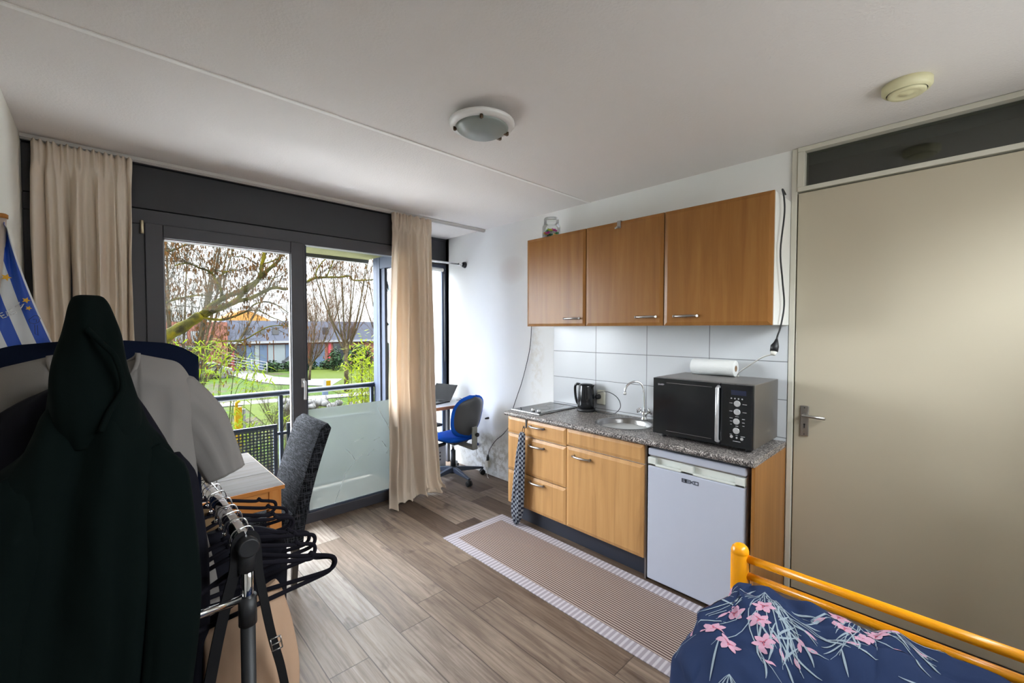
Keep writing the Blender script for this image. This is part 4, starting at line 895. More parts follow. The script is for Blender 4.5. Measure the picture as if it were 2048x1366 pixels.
# ------------------------------------------------------------------ flag
fl = thing('flag', 'blue and white striped flag on a leaning pole at the left wall', 'flag', (-0.24, 2.1, 1.3))
obj('pole', MB().tube([(-0.245, 2.10, 1.30), (-0.2185, 2.10, 1.955)], 0.008, 12), plain('pale_pole', (0.62, 0.52, 0.45), 0.5), fl)
obj('pole_cap', MB().tube([(-0.2188, 2.10, 1.948), (-0.2182, 2.10, 1.96), (-0.218, 2.10, 1.963)], [0.0115, 0.0115, 0.006], 12), plain('amber_cap', (0.45, 0.18, 0.03), 0.4), fl)
def flag_mat():
    t = NT('flag_stripes'); sp = t.n('ShaderNodeSeparateXYZ'); g = t.n('ShaderNodeNewGeometry'); t.l(g.outputs['Position'], sp.inputs[0])
    # stripes run down the free edge : distance measured from a slanted curved edge
    x, z = sp.outputs['X'], sp.outputs['Z']
    zz = t.math('SUBTRACT', 1.93, z)
    edge = t.math('ADD', t.math('MULTIPLY', zz, 0.17), t.math('MULTIPLY', t.math('POWER', zz, 2.0), 0.17))
    dd_ = t.math('DIVIDE', t.math('SUBTRACT', edge, t.math('SUBTRACT', x, -0.214)), 0.031)
    sc_ = t.math('DIVIDE', dd_, t.math('ADD', 0.9, t.math('MULTIPLY', zz, 0.35)))
    f = t.math('FRACT', t.math('MULTIPLY', sc_, 0.5))
    c = t.ramp(f, [(0.0, (0.012, 0.07, 0.42)), (0.46, (0.012, 0.07, 0.42)), (0.48, (0.66, 0.68, 0.70))], 'CONSTANT')
    return t.bsdf(c, 0.55, Sheen_Weight=0.0)
def flagf(u, v):
    z = 1.935-v*0.56; xl = -0.2195-0.040*v-0.05*v; xr = -0.214+0.17*(1.93-z)+0.17*(1.93-z)**2+0.004
    if z > 1.925: xr = xl+0.006
    x = xl+(xr-xl)*u
    return (x, 2.10+0.022*u*sin(5*u+v*4)+0.010*sin(11*u+3*v), z)
b = MB(); b.grid(flagf, 40, 60)
def star(cx_, cz_, r, k=5):
    pts = [(cx_+(r if i % 2 == 0 else r*.45)*cos(pi*i/k+1.2), cz_+(r if i % 2 == 0 else r*.45)*sin(pi*i/k+1.2)) for i in range(2*k)]
    b.prism(pts, 'y', 2.066, 2.068)
b.mi = 1
for q in ((-0.173, 1.690, .010), (-0.168, 1.665, .008), (-0.213, 1.76, .012)): star(*q)
def zl(strokes, x0, z0, w_, h_, r, tilt):
    cx_ = 0
    for L in strokes:
        for pl_ in L:
            pts = []
            for u, v in pl_:
                a, c = cx_+u*w_, v*h_; pts.append((x0+a*cos(tilt)-c*sin(tilt), 2.064, z0+a*sin(tilt)+c*cos(tilt)))
            b.tube(pts, r, 4)
        cx_ += w_*1.35
b.mi = 2
zl([LM], -0.196, 1.668, .012, .018, .0016, -.5)
zl([LE, LA, LS], -0.222, 1.632, .009, .015, .0014, .55)
b.mi = 3
zl([[[(0, 0), (.4, .8), (1, 1), (1.6, .7), (1.7, .1), (1.2, -.4), (.4, -.4), (0, 0)], [(.6, .2), (1.1, .4), (1.3, 0)]]], -0.168, 1.628, .013, .020, .0006, -.4)
zl([[[(0, 0), (.5, -1.6), (.9, -1.7)], [(.5, 0), (1.1, -1.8)]]], -0.156, 1.612, .012, .018, .0006, -.2)
obj('flag_cloth', b, [flag_mat(), plain('gold_print', (0.75, 0.40, 0.02), 0.5), plain('white_print', (0.7, 0.7, 0.7), 0.6), m_blackm], fl, fix=False)
# ------------------------------------------------------------------ bed with yellow tubular frame
bd = thing('bed', 'single bed with a yellow tubular steel footboard', 'bed', (0.72, 0.08, 0))
BX, BY0, BY1 = 1.688, -0.44, 0.547
for yy in (BY1, BY0):
    b = MB(); b.lathe([(0.029, 0.0), (0.0305, 0.01), (0.0305, 0.772), (0.0290, 0.775), (0.0305, 0.778), (0.030, 0.785), (0.026, 0.797), (0.017, 0.806), (0.006, 0.810), (0.0, 0.8105)], (BX, yy, 0), 32); obj('foot_post', b, m_yellow, bd)
obj('top_rail', MB().tube([(BX, BY1-0.025, 0.762), (BX, BY0+0.025, 0.762)], 0.0145, 18), m_yellow, bd)
obj('lower_rail', MB().tube([(BX, BY1-0.025, 0.700), (BX, BY0+0.025, 0.700)], 0.0135, 18), m_yellow, bd)
for yy in (BY1-0.01, BY0+0.01): obj('side_rail', MB().box(-0.27, BX-0.02, yy-0.012, yy+0.012, 0.27, 0.35), m_yellow, bd, bevel=0.005)
for yy in (BY1, BY0): obj('head_post', MB().tube([(-0.275, yy, 0), (-0.275, yy, 0.45)], 0.028, 20), m_yellow, bd)
b = MB()
for i in range(14): x = -0.2+i*0.14; b.box(x, x+0.06, BY0+0.01, BY1-0.01, 0.30, 0.315)
obj('slats', b, m_pine, bd)
obj('mattress', MB().box(-0.26, BX-0.045, BY0+0.03, BY1-0.02, 0.316, 0.50), fabric('white_ticking', (0.62, 0.62, 0.60), (0.68, 0.68, 0.66)), None, 'pale mattress lying on the bed slats', 'mattress', bevel=0.03, bseg=4)
dv = thing('duvet', 'dark blue duvet with pink flower sprays spread over the bed', 'duvet', (0.7, 0.08, 0.5))
def duv(x, v):
    """x along the bed, v across (0.40 and above turns down over the side)"""
    top = 0.600+0.140*sst(0.75, 1.45, x)+0.012*sst(0.1, -0.3, v)*sst(1.2, 1.5, x)
    # cross profile
    k = 0.38
    yE = 0.535+0.095*sst(1.0, 1.5, x)          # where the side hangs
    if v <= k: y = v; dz = 0.0
    else:
        r = yE-k; L = r*1.35
        if v-k < L:
            a = (v-k)/L*pi/2; y = k+r*sin(a); dz = -(r*1.0)*(1-cos(a))
        else: y = yE+0.010*sin(x*9)*min(1, (v-k-L)*5)+0.04*(v-k-L); dz = -r-(v-k-L)
    if v < -0.36: dz = -0.35*((-0.36-v)/0.08)**2*0.08
    z = top+dz
    # rolled end by the footboard
    e = sst(1.57, 1.668, x); z -= 0.07*e**2
    # pillowy corner lump
    z += 0.03*math.exp(-((x-1.54)/0.12)**2-((v-0.52)/0.07)**2)
    n = noise.noise(Vector((x*2.3+v*2.6, (v-x*0.55)*7.0, 1.0)))*0.030+(0.4-abs(noise.noise(Vector((x*2.4+v*2, (v-x*.55)*8, 4.0)))))*0.026-.008+noise.noise(Vector((x*7+v*3, (v-x*.4)*17, 6.0)))*0.013+noise.noise(Vector((x*22, v*18, 7)))*0.0016
    n += -0.006*math.exp(-((x-1.30+0.02*sin(v*8))/0.010)**2)-0.006*math.exp(-((x-1.52+0.015*sin(v*7+1))/0.009)**2)-0.005*math.exp(-((v-0.15+0.02*sin(x*6))/0.009)**2)
    n *= 1-0.5*e
    if v > k+0.1: y += n*1.5; z += n*0.2
    else: z += n*1.3
    return Vector((x, y, z))
b = MB(); b.grid(lambda u, w_: tuple(duv(-0.27+1.94*u, -0.44+1.18*w_)), 230, 170)
class Sub:
    def __init__(s, mi): s.mi = mi
    def add(s, vs, fs): b.mi = s.mi; b.add(vs, fs)
ml = Sub(1); mp = Sub(2); mp2 = Sub(3)
def dn(x, v):
    p = duv(x, v); a = duv(x+0.004, v)-p; c = duv(x, v+0.004)-p; n_ = a.cross(c).normalized()
    return p+n_*0.0016 if n_.z > -0.2 else p-n_*0.0016
def ribbon(mb, pts, wid, lift=0.0):
    """thin leaf or petal printed along pts (x,v)"""
    n = len(pts); vs = []
    for i in range(n):
        a = Vector(pts[max(i-1, 0)]); c = Vector(pts[min(i+1, n-1)]); d = c-a; d = d/max(d.length, 1e-6); pr_ = Vector((-d.y, d.x))
        w_ = wid(i/(n-1)); q = Vector(pts[i])
        for s in (-1, 0, 1):
            P = q+pr_*w_*s; vs.append(tuple(dn(P.x, P.y)+Vector((0, 0, lift))))
    mb.add(vs, [(i*3+j, i*3+j+1, i*3+j+4, i*3+j+3) for i in range(n-1) for j in (0, 1)])
def leafp(mb, p, ang, L, W_, curve=0.5, n=9, lift=0.0):
    pts = []; a = ang; q = Vector(p)
    for i in range(n): pts.append((q.x, q.y)); q = q+Vector((cos(a), sin(a)))*L/(n-1); a += curve/(n-1)
    ribbon(mb, pts, lambda t: W_*(sin(pi*min(1, t*0.96+0.03)))**0.8+0.0003, lift)
def flower(p, r, rot):
    for k in range(6): leafp(mp, Vector(p)+Vector((cos(rot+k*pi/3), sin(rot+k*pi/3)))*r*0.12, rot+k*pi/3, r*0.9, r*0.27, 0.25, 6, 0.0006)
    for k in range(3): leafp(mp2, p, rot+0.4+k*2.1, r*0.45, r*0.07, 0.2, 4, 0.0012)
random.seed(21)
def spray(o, main, spread, n, L, fls, fr_=0.030):
    for i in range(n):
        a = main+spread*((i+0.5)/n-0.5)*2+random.uniform(-.12, .12); cu = random.uniform(-.9, .9)+ (0.5 if i % 2 else -0.5)
        l_ = L*random.uniform(.55, 1.05); q = Vector(o)
        pts = []; aa = a
        for j in range(12): pts.append((q.x, q.y)); q = q+Vector((cos(aa), sin(aa)))*l_/11; aa += cu/11
        ribbon(ml, pts, lambda t: 0.0006+0.0007*sin(pi*t), 0.0002)
        for j in (4, 6, 8, 10):
            if random.random() < .5: leafp(ml, pts[j], aa+random.uniform(-.7, .7), L*random.uniform(.15, .34), 0.0023, random.uniform(-.8, .8), 8, 0.0003)
        if random.random() < .5: leafp(mp, pts[9], aa+random.uniform(-.5, .5), 0.03, 0.005, .3, 6, 0.0003)
    for f_ in fls: flower(f_, fr_, random.uniform(0, 1))
FL1 = [(1.415, .462), (1.315, .480), (1.462, .400), (1.400, .395), (1.268, .430), (1.330, .365)]
spray((1.555, .42), pi+0.12, 0.62, 13, 0.36, FL1, 0.029)
spray((1.50, .40), pi+0.95, 0.5, 6, 0.26, [], 0.02)
spray((1.635, .20), pi+0.25, 1.0, 15, 0.25, [(1.592, .236), (1.526, .213), (1.600, .120), (1.563, .146), (1.503, .166)], 0.029)
spray((1.62, .60), pi-0.2, 0.7, 10, 0.22, [(1.54, .60), (1.50, .56), (1.585, .565), (1.46, .575)], 0.024)
spray((1.30, .20), pi+0.6, 0.7, 9, 0.22, [(1.16, .10)], 0.028)
spray((1.18, .40), pi+0.2, 0.7, 9, 0.26, [(1.0, .42), (.95, .3)], 0.028)
spray((1.46, -.06), pi+0.1, 0.7, 8, 0.22, [(1.32, -.12)], 0.028)
spray((0.7, .1), pi, 0.8, 10, 0.3, [(.5, .1), (.6, .2)], 0.028)
spray((0.5, -.2), pi, 0.8, 10, 0.3, [(.3, -.1), (.4, -.25)], 0.028)
obj('cover', b, [m_duvet, m_leafp, m_petal, m_petald], dv, fix=False)

# ------------------------------------------------------------------ clothes rack
rk = thing('clothes_rack', 'black and chrome double-rail clothes rack at the foot of the camera corner', 'clothes rack', (0.09, 1.6, 0))
rk['label'] = 'black and chrome double-rail clothes rack in the left foreground'
RB, RA, RY, RYE = 0.212, -0.03, 1.02, 2.05
ZB, ZA = 1.145, 1.59
obj('rail', MB().tube([(RB, RY+0.01, ZB), (RB, RYE, ZB)], 0.0155, 24), m_chrome, rk, label='lower chrome rail')
obj('rail', MB().tube([(RA, 1.04, ZA), (RA, RYE, ZA)], 0.0155, 24), m_chrome, rk, label='upper chrome rail')
b = MB(); b.tube([(RB, RY-0.012, ZB), (RB, RY-0.010, ZB), (RB, RY+0.03, ZB)], [0.017, 0.020, 0.020], 24); b.tube([(RB, RY+0.012, ZB), (RB, RY+0.012, ZB-0.055)], 0.0165, 20); obj('end_cap', b, m_blackm, rk)
for yy in (RY+0.012, RYE-0.01):
    obj('upper_post', MB().tube([(RB, yy, 0.97), (RB, yy, ZB-0.03)], 0.0115, 18), m_chrome, rk)
    b = MB(); b.tube([(RB, yy, 0.08), (RB, yy, 0.985)], 0.0140, 18); b.tube([(RB, yy, 0.975), (RB, yy, 1.035)], 0.0172, 18); obj('lower_post', b, m_blackm, rk)
    obj('cross_bar', MB().tube([(RA, yy, 1.033 if yy < 1.5 else 1.0), (RB-0.012, yy, 1.033 if yy < 1.5 else 1.0)], 0.008, 14), m_chrome, rk)
    obj('tall_post', MB().tube([(RA, yy+.01, 0.08), (RA, yy+.01, ZA-0.01)], 0.0135, 16), m_blackm, rk)
    obj('foot_bar', MB().tube([(RA-0.14, yy, 0.07), (RB+0.14, yy, 0.07)], 0.0135, 16), m_blackm, rk)
    for xx in (RA-0.13, RB+0.13):
        b = MB(); b.lathe([(0.018, -0.010), (0.024, -0.008), (0.024, 0.008), (0.018, 0.010)], (xx, yy, 0.024), 18, 'x'); b.tube([(xx, yy, 0.02), (xx, yy, 0.06)], 0.006, 8); obj('castor', b, m_blackm, rk)
# empty velvet hangers
def hanger(name, y, zr, xr, rotz_, label, group, tilt=0.0, hw=0.205, mat=None):
    h_ = thing(name, label, 'hanger', (xr, y, zr+0.017), group, rotz_)
    b = MB(); hk_ = [(0, 0, -.085), (0, 0, -.060), (0.006, 0, -.045), (0.020, 0, -.030), (0.0235, 0, -.015), (0.017, 0, .0015), (0, 0, .0035), (-.017, 0, -.002), (-.0225, 0, -.016), (-.0215, 0, -.024)]
    b.tube(catmull(hk_, 5), 0.0017, 8); b.tube([(-.0215, 0, -.024), (-.0212, 0, -.030)], 0.0036, 8); obj('wire_hook', b, m_chrome, h_, local=True)
    ct = cos(tilt); st = sin(tilt)
    def T(x, z): return (x*ct-(z+.085)*st, 0, x*st+(z+.085)*ct-.085)
    half = [(0.0, -.080), (0.03, -.088), (0.09, -.110), (0.145, -.128), (0.152, -.122), (0.160, -.131), (hw-.02, -.140), (hw-.004, -.149), (hw, -.163), (hw-.008, -.176), (hw-.03, -.181), (0.10, -.181), (0.0, -.181)]
    loop = [T(x, z) for x, z in half]+[T(-x, z) for x, z in reversed(half[:-1])]
    b = MB(); b.tube(catmull(loop, 4), 0.0052, 8); b.tube([T(-.01, -.078), T(0, -.072), T(.01, -.078)], 0.006, 8); obj('frame', b, mat or m_velvet, h_, local=True)
    return h_
hs = [(1.075, .10, .02, 'empty black velvet hanger hung closest to the rail end'), (1.135, -.28, .07, 'second empty black velvet hanger from the rail end'), (1.185, .15, -.03, 'third empty black velvet hanger from the rail end'), (1.235, .02, .05, 'fourth empty black velvet hanger from the rail end'),
      (1.30, -.12, .02, 'fifth empty black velvet hanger from the rail end'), (1.36, .22, .03, 'sixth empty black velvet hanger from the rail end'), (1.43, .05, 0, 'seventh empty black velvet hanger from the rail end'), (1.50, -.06, .04, 'eighth empty black velvet hanger from the rail end'), (1.57, .12, 0, 'empty black velvet hanger farthest from the rail end')]
for y, r_, tl_, lab in hs: hanger('clothes_hanger', y, ZB, RB, r_, lab, 'empty hangers on the lower rail', tl_)

# garments ------------------------------------------------------------
def shell(rows, y0, folds=1.0, seed=0, n=72, steps=70, fk=(26, 2.2), name=None, ypow=1.0, lean=0.0, caps=True):
    """closed cloth body : rows of (z, xl, xr, half thickness)"""
    pts = catmull([Vector((r[0], r[1], r[2])) for r in rows], 8); tk = catmull([Vector((r[0], r[3], r[4] if len(r) > 4 else 0)) for r in rows], 8)
    b = MB(); R = []
    for p, q in zip(pts, tk):
        z, xl, xr = p; t_ = max(0.002, q[1]); yo = q[2]; c_ = (xl+xr)/2; hw = max(0.002, (xr-xl)/2); ring = []
        for k in range(n):
            a = 2*pi*k/n; x = c_+hw*cos(a); yv = t_*(abs(sin(a))**0.75)*(1 if sin(a) > 0 else -1)
            f_ = noise.noise(Vector((cos(a)*hw*fk[0], sin(a)*1.3+seed, z*fk[1]+seed)))*0.020*folds+noise.noise(Vector((x*60, sin(a)+seed, z*9)))*0.0035*folds
            w_ = min(1, t_/0.04)
            ring.append((x+cos(a)*f_*0.5*w_, y0+yo+yv+sin(a)*f_*1.3*w_, z))
        R.append(ring)
    b.rings(R, caps); return b
def sleeve(p0, p1, r0, r1, seed=0, mid=None, folds=1.0, flat=0.55, n=36, steps=24, cap=True, a0=0.0, a1=0.0):
    """tapering sleeve ; r = (half width along travel-normal in xz, half depth in y)"""
    path = catmull([p0]+([mid] if mid else [])+[p1], steps//(2 if mid else 1)); R = []; m_ = len(path)
    for i, q in enumerate(path):
        t_ = i/(m_-1); d = (path[min(i+1, m_-1)]-path[max(i-1, 0)]).normalized()
        nx = Vector((d.z, 0, -d.x)); nx = nx.normalized() if nx.length > 1e-6 else Vector((1, 0, 0)); w_ = (r0+(r1-r0)*t_)*(0.35+0.65*sst(-.02, 0.16, t_)); ring = []
        for k in range(n):
            a = 2*pi*k/n; f_ = noise.noise(Vector((cos(a)*3+seed, sin(a)*3, t_*3+seed)))*0.14*folds
            ring.append(tuple(q+nx*(w_*cos(a)*(1+f_))+Vector((0, w_*flat*sin(a)*(1+f_*1.5), 0))))
        R.append(ring)
    b = MB(); b.rings(R, cap); return b
# dark green hooded jacket, hung by its hood over the tall post
gj = thing('hooded_jacket', 'dark green hooded fleece jacket hung by its hood, nearest garment', 'jacket', (-0.03, 1.03, 0.6), 'garments on the rack')
GY = 1.045
b = shell([(1.657, -.026, -.002, .010), (1.653, -.034, .005, .022), (1.640, -.040, .012, .034), (1.612, -.047, .0185, .044), (1.588, -.052, .0235, .050), (1.560, -.0585, .027, .052), (1.530, -.064, .031, .054), (1.500, -.068, .038, .056), (1.46, -.072, .048, .058), (1.43, -.070, .050, .056), (1.40, -.060, .045, .050)], GY-0.005, 0.7, 3, 80, fk=(30, 7))
obj('hood', b, m_green, gj)
b = MB(); b.tube(catmull([(-.018, GY-.062, 1.60), (.000, GY-.066, 1.575), (.016, GY-.068, 1.55), (.024, GY-.064, 1.50), (.006, GY-.066, 1.46), (-.004, GY-.066, 1.43)], 8), 0.0045, 8); obj('hood_seam', b, m_green, gj)
b = shell([(1.50, -.050, .030, .035), (1.46, -.070, .044, .048), (1.43, -.080, .055, .055), (1.40, -.098, .075, .060), (1.375, -.120, .089, .064), (1.34, -.150, .108, .068), (1.30, -.170, .116, .072), (1.21, -.185, .118, .078), (1.12, -.19, .115, .08), (1.0, -.195, .108, .08), (.90, -.195, .098, .08), (.75, -.195, .09, .08), (.62, -.19, .088, .078)], GY, 1.0, 5, 90)
obj('body', b, m_green, gj)
b = sleeve(Vector((.055, GY-.03, 1.385)), Vector((.060, GY-.06, .80)), .050, .036, 2, Vector((.084, GY-.055, 1.13)), 0.8, .62); obj('sleeve', b, m_green, gj)
b = sleeve(Vector((-.085, GY-.03, 1.375)), Vector((-.150, GY-.05, .80)), .050, .038, 6, Vector((-.135, GY-.055, 1.13)), 0.8, .62); obj('sleeve', b, m_green, gj)
# blackish plum jacket behind it
pj = thing('dark_jacket', 'blackish plum jacket hanging just behind the green hooded one', 'jacket', (0, 1.17, 0.6), 'garments on the rack')
b = shell([(1.50, -.05, .03, .03), (1.46, -.12, .055, .04), (1.40, -.18, .078, .045), (1.335, -.20, .105, .05), (1.257, -.21, .130, .05), (1.178, -.21, .143, .05), (1.075, -.21, .157, .052), (.995, -.21, .161, .055), (.90, -.21, .156, .055), (.80, -.21, .148, .055), (.66, -.21, .142, .05)], 1.185, 1.0, 9, 80)
obj('body', b, m_dpurple, pj)
b = sleeve(Vector((.105, 1.17, 1.33)), Vector((.122, 1.15, .80)), .036, .030, 12, Vector((.130, 1.15, 1.08)), 1.0, .8); obj('sleeve', b, m_dpurple, pj)
# off-white t-shirt
TY = 1.27
ts = thing('t_shirt', 'off-white cotton t-shirt on a black hanger behind the green jacket', 't-shirt', (0.0, TY, 0.85), 'garments on the rack')
def teetop(x):
    ax = abs(x+0.010)
    if ax < 0.068: return 1.548-0.010*(ax/0.068)
    return 1.545-0.032*((ax-0.062)/0.11)-0.06*sst(.12, .18, ax)**2
def teeneck(x):
    ax = abs(x+0.010)
    return 0.075*sqrt(max(0, 1-(ax/0.066)**2)) if ax < 0.066 else 0
cols_ = 96; b = MB(); R = []
for i in range(cols_+1):
    x = -0.175+0.335*i/cols_; zt = teetop(x); zb = 0.915+0.01*sin(x*30); ring = []
    m_ = 60; e_ = min(1, min(x+0.175, 0.1601-x)/0.05); tk_ = 0.004+0.044*sqrt(max(0, e_))
    for side in (-1, 1):
        rng = range(m_+1) if side < 0 else range(m_, -1, -1)
        for j in rng:
            q_ = j/m_; top_ = zt-(teeneck(x)*(1.0 if side < 0 else 0.30)); z = top_+(zb-top_)*q_
            sh_ = sst(0, 0.12, (zt-z)/0.5+0.012)
            drape = noise.noise(Vector(((x-z*0.35)*16, (z+x*0.3)*2.5, side+2)))*0.026+noise.noise(Vector(((x+z*0.5)*24, z*5, side)))*0.009
            ring.append((x+0.040*sst(1.24, .91, z)*(x/0.16), TY+side*(tk_*sh_+0.003)+drape*sst(0.0, 0.25, q_)*e_-0.012*side*0, z))
    R.append(ring)
b.rings(R, False, True, True); obj('body', b, m_tee, ts, fix=True)
b = sleeve(Vector((.092, TY, 1.455)), Vector((.2165, TY-.01, 1.238)), .070, .042, 3, Vector((.166, TY-.004, 1.372)), 1.0, .46); obj('sleeve', b, m_tee, ts)
b = sleeve(Vector((-.148, TY, 1.438)), Vector((-.225, TY-.01, 1.26)), .078, .046, 8, Vector((-.195, TY-.004, 1.355)), 0.7, .36); obj('sleeve', b, m_tee, ts)
b = MB(); cr_ = []
for i in range(41):
    a = pi*i/40; cr_.append((-0.010+0.067*cos(a), TY-0.016-0.028*sin(a), 1.545-0.078*sin(a)))
b.tube(cr_, [0.0045]*41, 8); b.tube([(x, TY+0.02, 1.545-0.028*sin(pi*i/20)) for i, x in enumerate([-0.010+0.067*cos(pi*i/20) for i in range(21)])], 0.004, 6); obj('neckband', b, m_tee, ts)
hanger('clothes_hanger', TY+0.001, ZA-.001, RA+0.02, 0.0, 'dark hanger inside the off-white t-shirt', None, 0.0, 0.165)
# navy garment behind
nv = thing('navy_sweater', 'navy sweater with its shoulders showing above the off-white t-shirt', 'sweater', (0, 1.37, .85), 'garments on the rack')
b = MB(); R = []
for i in range(81):
    x = -0.225+0.405*i/80; ax = abs(x+0.010)
    zt = 1.572-0.10*max(0, (ax-.05))**1.0-5.5*max(0, ax-.115)**2-0.006*sst(0.05, 0, ax); zb = 0.95; ring = []
    e_ = min(1, min(x+0.225, 0.1801-x)/0.04)
    for side in (-1, 1):
        rng = range(31) if side < 0 else range(30, -1, -1)
        for j in rng:
            q_ = j/30; z = zt+(zb+0.25*sst(.17, .20, ax)-zt)*q_
            ring.append((x, 1.37+side*(0.006+0.035*sqrt(e_)*sst(0, .08, q_))+0.014*noise.noise(Vector((x*14, z*2, side)))*q_, z))
    R.append(ring)
b.rings(R, True, True, True); obj('body', b, m_navy, nv)
# more garments low on the lower rail, near its far part
dg = thing('black_shirt', 'black shirt on a hanger low behind the chrome post', 'shirt', (0.24, 1.27, 0.7), 'garments on the rack')
b = shell([(1.085, .18, .25, .012), (1.06, .10, .31, .022), (1.035, .07, .345, .026), (1.0, .05, .362, .03), (.94, .045, .368, .032), (.86, .045, .365, .034), (.72, .05, .36, .034)], 1.30, 1.0, 14, 60); obj('body', b, m_dpurple, dg)
bt = thing('brown_sweater', 'brown sweater glimpsed between the black hangers', 'sweater', (0.12, 1.45, 0.9), 'garments on the rack')
b = shell([(1.10, .08, .16, .012), (1.085, .04, .22, .02), (1.05, .0, .26, .025), (.9, .0, .27, .03), (.75, .0, .27, .03)], 1.46, 1.0, 15, 50); obj('body', b, fabric('brown_knit', (0.16, 0.10, 0.05), (0.22, 0.14, 0.08)), bt)
# tan canvas tote
bg_ = thing('tote_bag', 'tan canvas tote bag with long black straps hanging off the rail end', 'bag', (0.25, 1.13, 0.5))
b = shell([(.965, .150, .295, .010, .010), (.955, .148, .300, .022, .006), (.92, .148, .312, .034), (.86, .148, .328, .042), (.78, .148, .338, .046), (.70, .146, .338, .048), (.62, .146, .334, .048), (.56, .15, .325, .045), (.52, .16, .31, .03)], 1.135, 0.8, 17, 80, fk=(16, 3))
for i, p in enumerate(b.v):
    x, y, z = p
    if z > 0.85: b.v[i] = (x, y, z+(x-0.24)*0.42*sst(.85, .96, z))
obj('bag_body', b, m_canvas, bg_)
def strap(name, pts, w_, nrm, th_=0.0016):
    P = catmull(pts, 8); b = MB(); R = []; nrm = Vector(nrm).normalized()
    for i, q in enumerate(P):
        d = (P[min(i+1, len(P)-1)]-P[max(i-1, 0)]).normalized(); s = d.cross(nrm).normalized(); n2 = s.cross(d).normalized()
        R.append([tuple(q+s*w_+n2*th_), tuple(q-s*w_+n2*th_), tuple(q-s*w_-n2*th_), tuple(q+s*w_-n2*th_)])
    b.rings(R, True, True, False); return obj(name, b, m_webbing, bg_)
strap('strap', [(RB, RY+.018, ZB+.017), (RB-.016, RY+.015, ZB+.008), (.190, 1.032, 1.10), (.176, 1.035, 1.04), (.160, 1.045, .955), (.145, 1.055, .86)], 0.011, (0.2, -1, 0.2))
strap('strap', [(RB, RY+.018, ZB+.018), (RB+.017, RY+.015, ZB+.006), (.232, 1.022, 1.08), (.243, 1.020, 1.0), (.258, 1.03, .92), (.277, 1.045, .84), (.292, 1.06, .76)], 0.0085, (0.2, -1, 0.2))
b = MB()
for s in (-1, 1): b.tube([(.262+s*.010, 1.026, .922), (.268+s*.010, 1.032, .890)], 0.0016, 6)
for q_ in (0, .5, 1): b.tube([(.252+q_*.006, 1.026-.0+q_*.006, .922-.032*q_), (.272+q_*.006, 1.026+q_*.006, .922-.032*q_)], 0.0016, 6)
obj('slider_buckle', b, m_pewter, bg_)
for x, y, z in ((.145, 1.055, .852), (.293, 1.06, .752)):
    b = MB(); b.tube([(x, y, z), (x-.001, y, z-.02), (x+.006, y+.004, z-.045), (x+.002, y+.008, z-.07)], 0.0035, 8); b.tube([(x-.010, y, z+.006), (x+.010, y, z+.006), (x+.010, y, z-.006), (x-.010, y, z-.006), (x-.010, y, z+.006)], 0.002, 6); obj('snap_hook', b, m_blackm, bg_)
# ------------------------------------------------------------------ balcony
structure('floor_balcony', MB().box(-1.6, 2.15, F1+0.01, 4.60, -0.16, -0.03), plain('pale_concrete', (0.45, 0.45, 0.43), 0.8, var=0.12, scale=6, bump=0.2))
m_soff = plain('mossy_timber_soffit', (0.10, 0.10, 0.05), 0.8, var=0.2, scale=9)
structure('ceiling_balcony', MB().box(-1.6, 2.15, F1+0.01, 4.56, 2.36, 2.80), m_soff)
structure('trim_balcony', MB().box(-1.6, 2.152, 4.56, 4.60, 2.325, 2.80), plain('grey_fascia', (0.09, 0.09, 0.085), 0.7))
structure('wall_outside', MB().box(-1.6, XL, F1, F1+0.1, -0.1, 2.8).box(-3, -1.6, F1, 4.6, -2.8, 5).box(-3, 4.5, F1+0.1, 4.45, 2.82, 5).box(XR, 4.5, 4.3, 4.5, -2.8, 5), plain('outer_brick', (0.12, 0.06, 0.045), 0.9))
rg = thing('balcony_railing', 'blue-grey steel balcony railing with perforated panels', 'railing', (0.5, 4.45, 0))
obj('handrail', MB().tube([(-1.58, 4.45, 0.990), (2.149, 4.45, 0.990)], 0.028, 16), m_navymetal, rg)
for xx in (-1.3, -0.05, 1.215, 2.125): obj('post', MB().box(xx-0.016, xx+0.016, 4.43, 4.47, -0.03, 0.97), m_navymetal, rg, bevel=0.003)
def perf():
    t = NT('perforated_steel'); g = t.n('ShaderNodeNewGeometry'); sp = t.n('ShaderNodeSeparateXYZ'); t.l(g.outputs['Position'], sp.inputs[0])
    def c(o): return t.math('POWER', t.math('SUBTRACT', t.math('FRACT', t.math('DIVIDE', t.math('ADD', o, 20.0), 0.0285)), 0.5), 2.0)
    r = t.math('ADD', c(sp.outputs['X']), c(sp.outputs['Z'])); hole = t.math('LESS_THAN', r, 0.105)
    b = t.n('ShaderNodeBsdfPrincipled'); b.inputs['Base Color'].default_value = (0.035, 0.045, 0.065, 1); b.inputs['Roughness'].default_value = 0.4
    tr = t.n('ShaderNodeBsdfTransparent'); mx = t.n('ShaderNodeMixShader'); t.l(hole, mx.inputs[0]); t.l(b.outputs[0], mx.inputs[1]); t.l(tr.outputs[0], mx.inputs[2]); t.l(mx.outputs[0], t.out.inputs[0]); return t.mat
m_perf = perf()
for a, c in ((-1.26, -0.09), (0.0, 1.172), (1.255, 2.10)):
    fr_ = MB(); fr_.box(a, c, 4.405, 4.430, 0.672, 0.705); fr_.box(a, c, 4.405, 4.430, 0.02, 0.053); fr_.box(a, a+0.033, 4.405, 4.430, 0.053, 0.672); fr_.box(c-0.033, c, 4.405, 4.430, 0.053, 0.672)
    pf = obj('panel_frame', fr_, m_navymetal, rg, bevel=0.002)
    obj('perforated_sheet', MB().box(a+0.033, c-0.033, 4.416, 4.418, 0.053, 0.672), m_perf, pf)
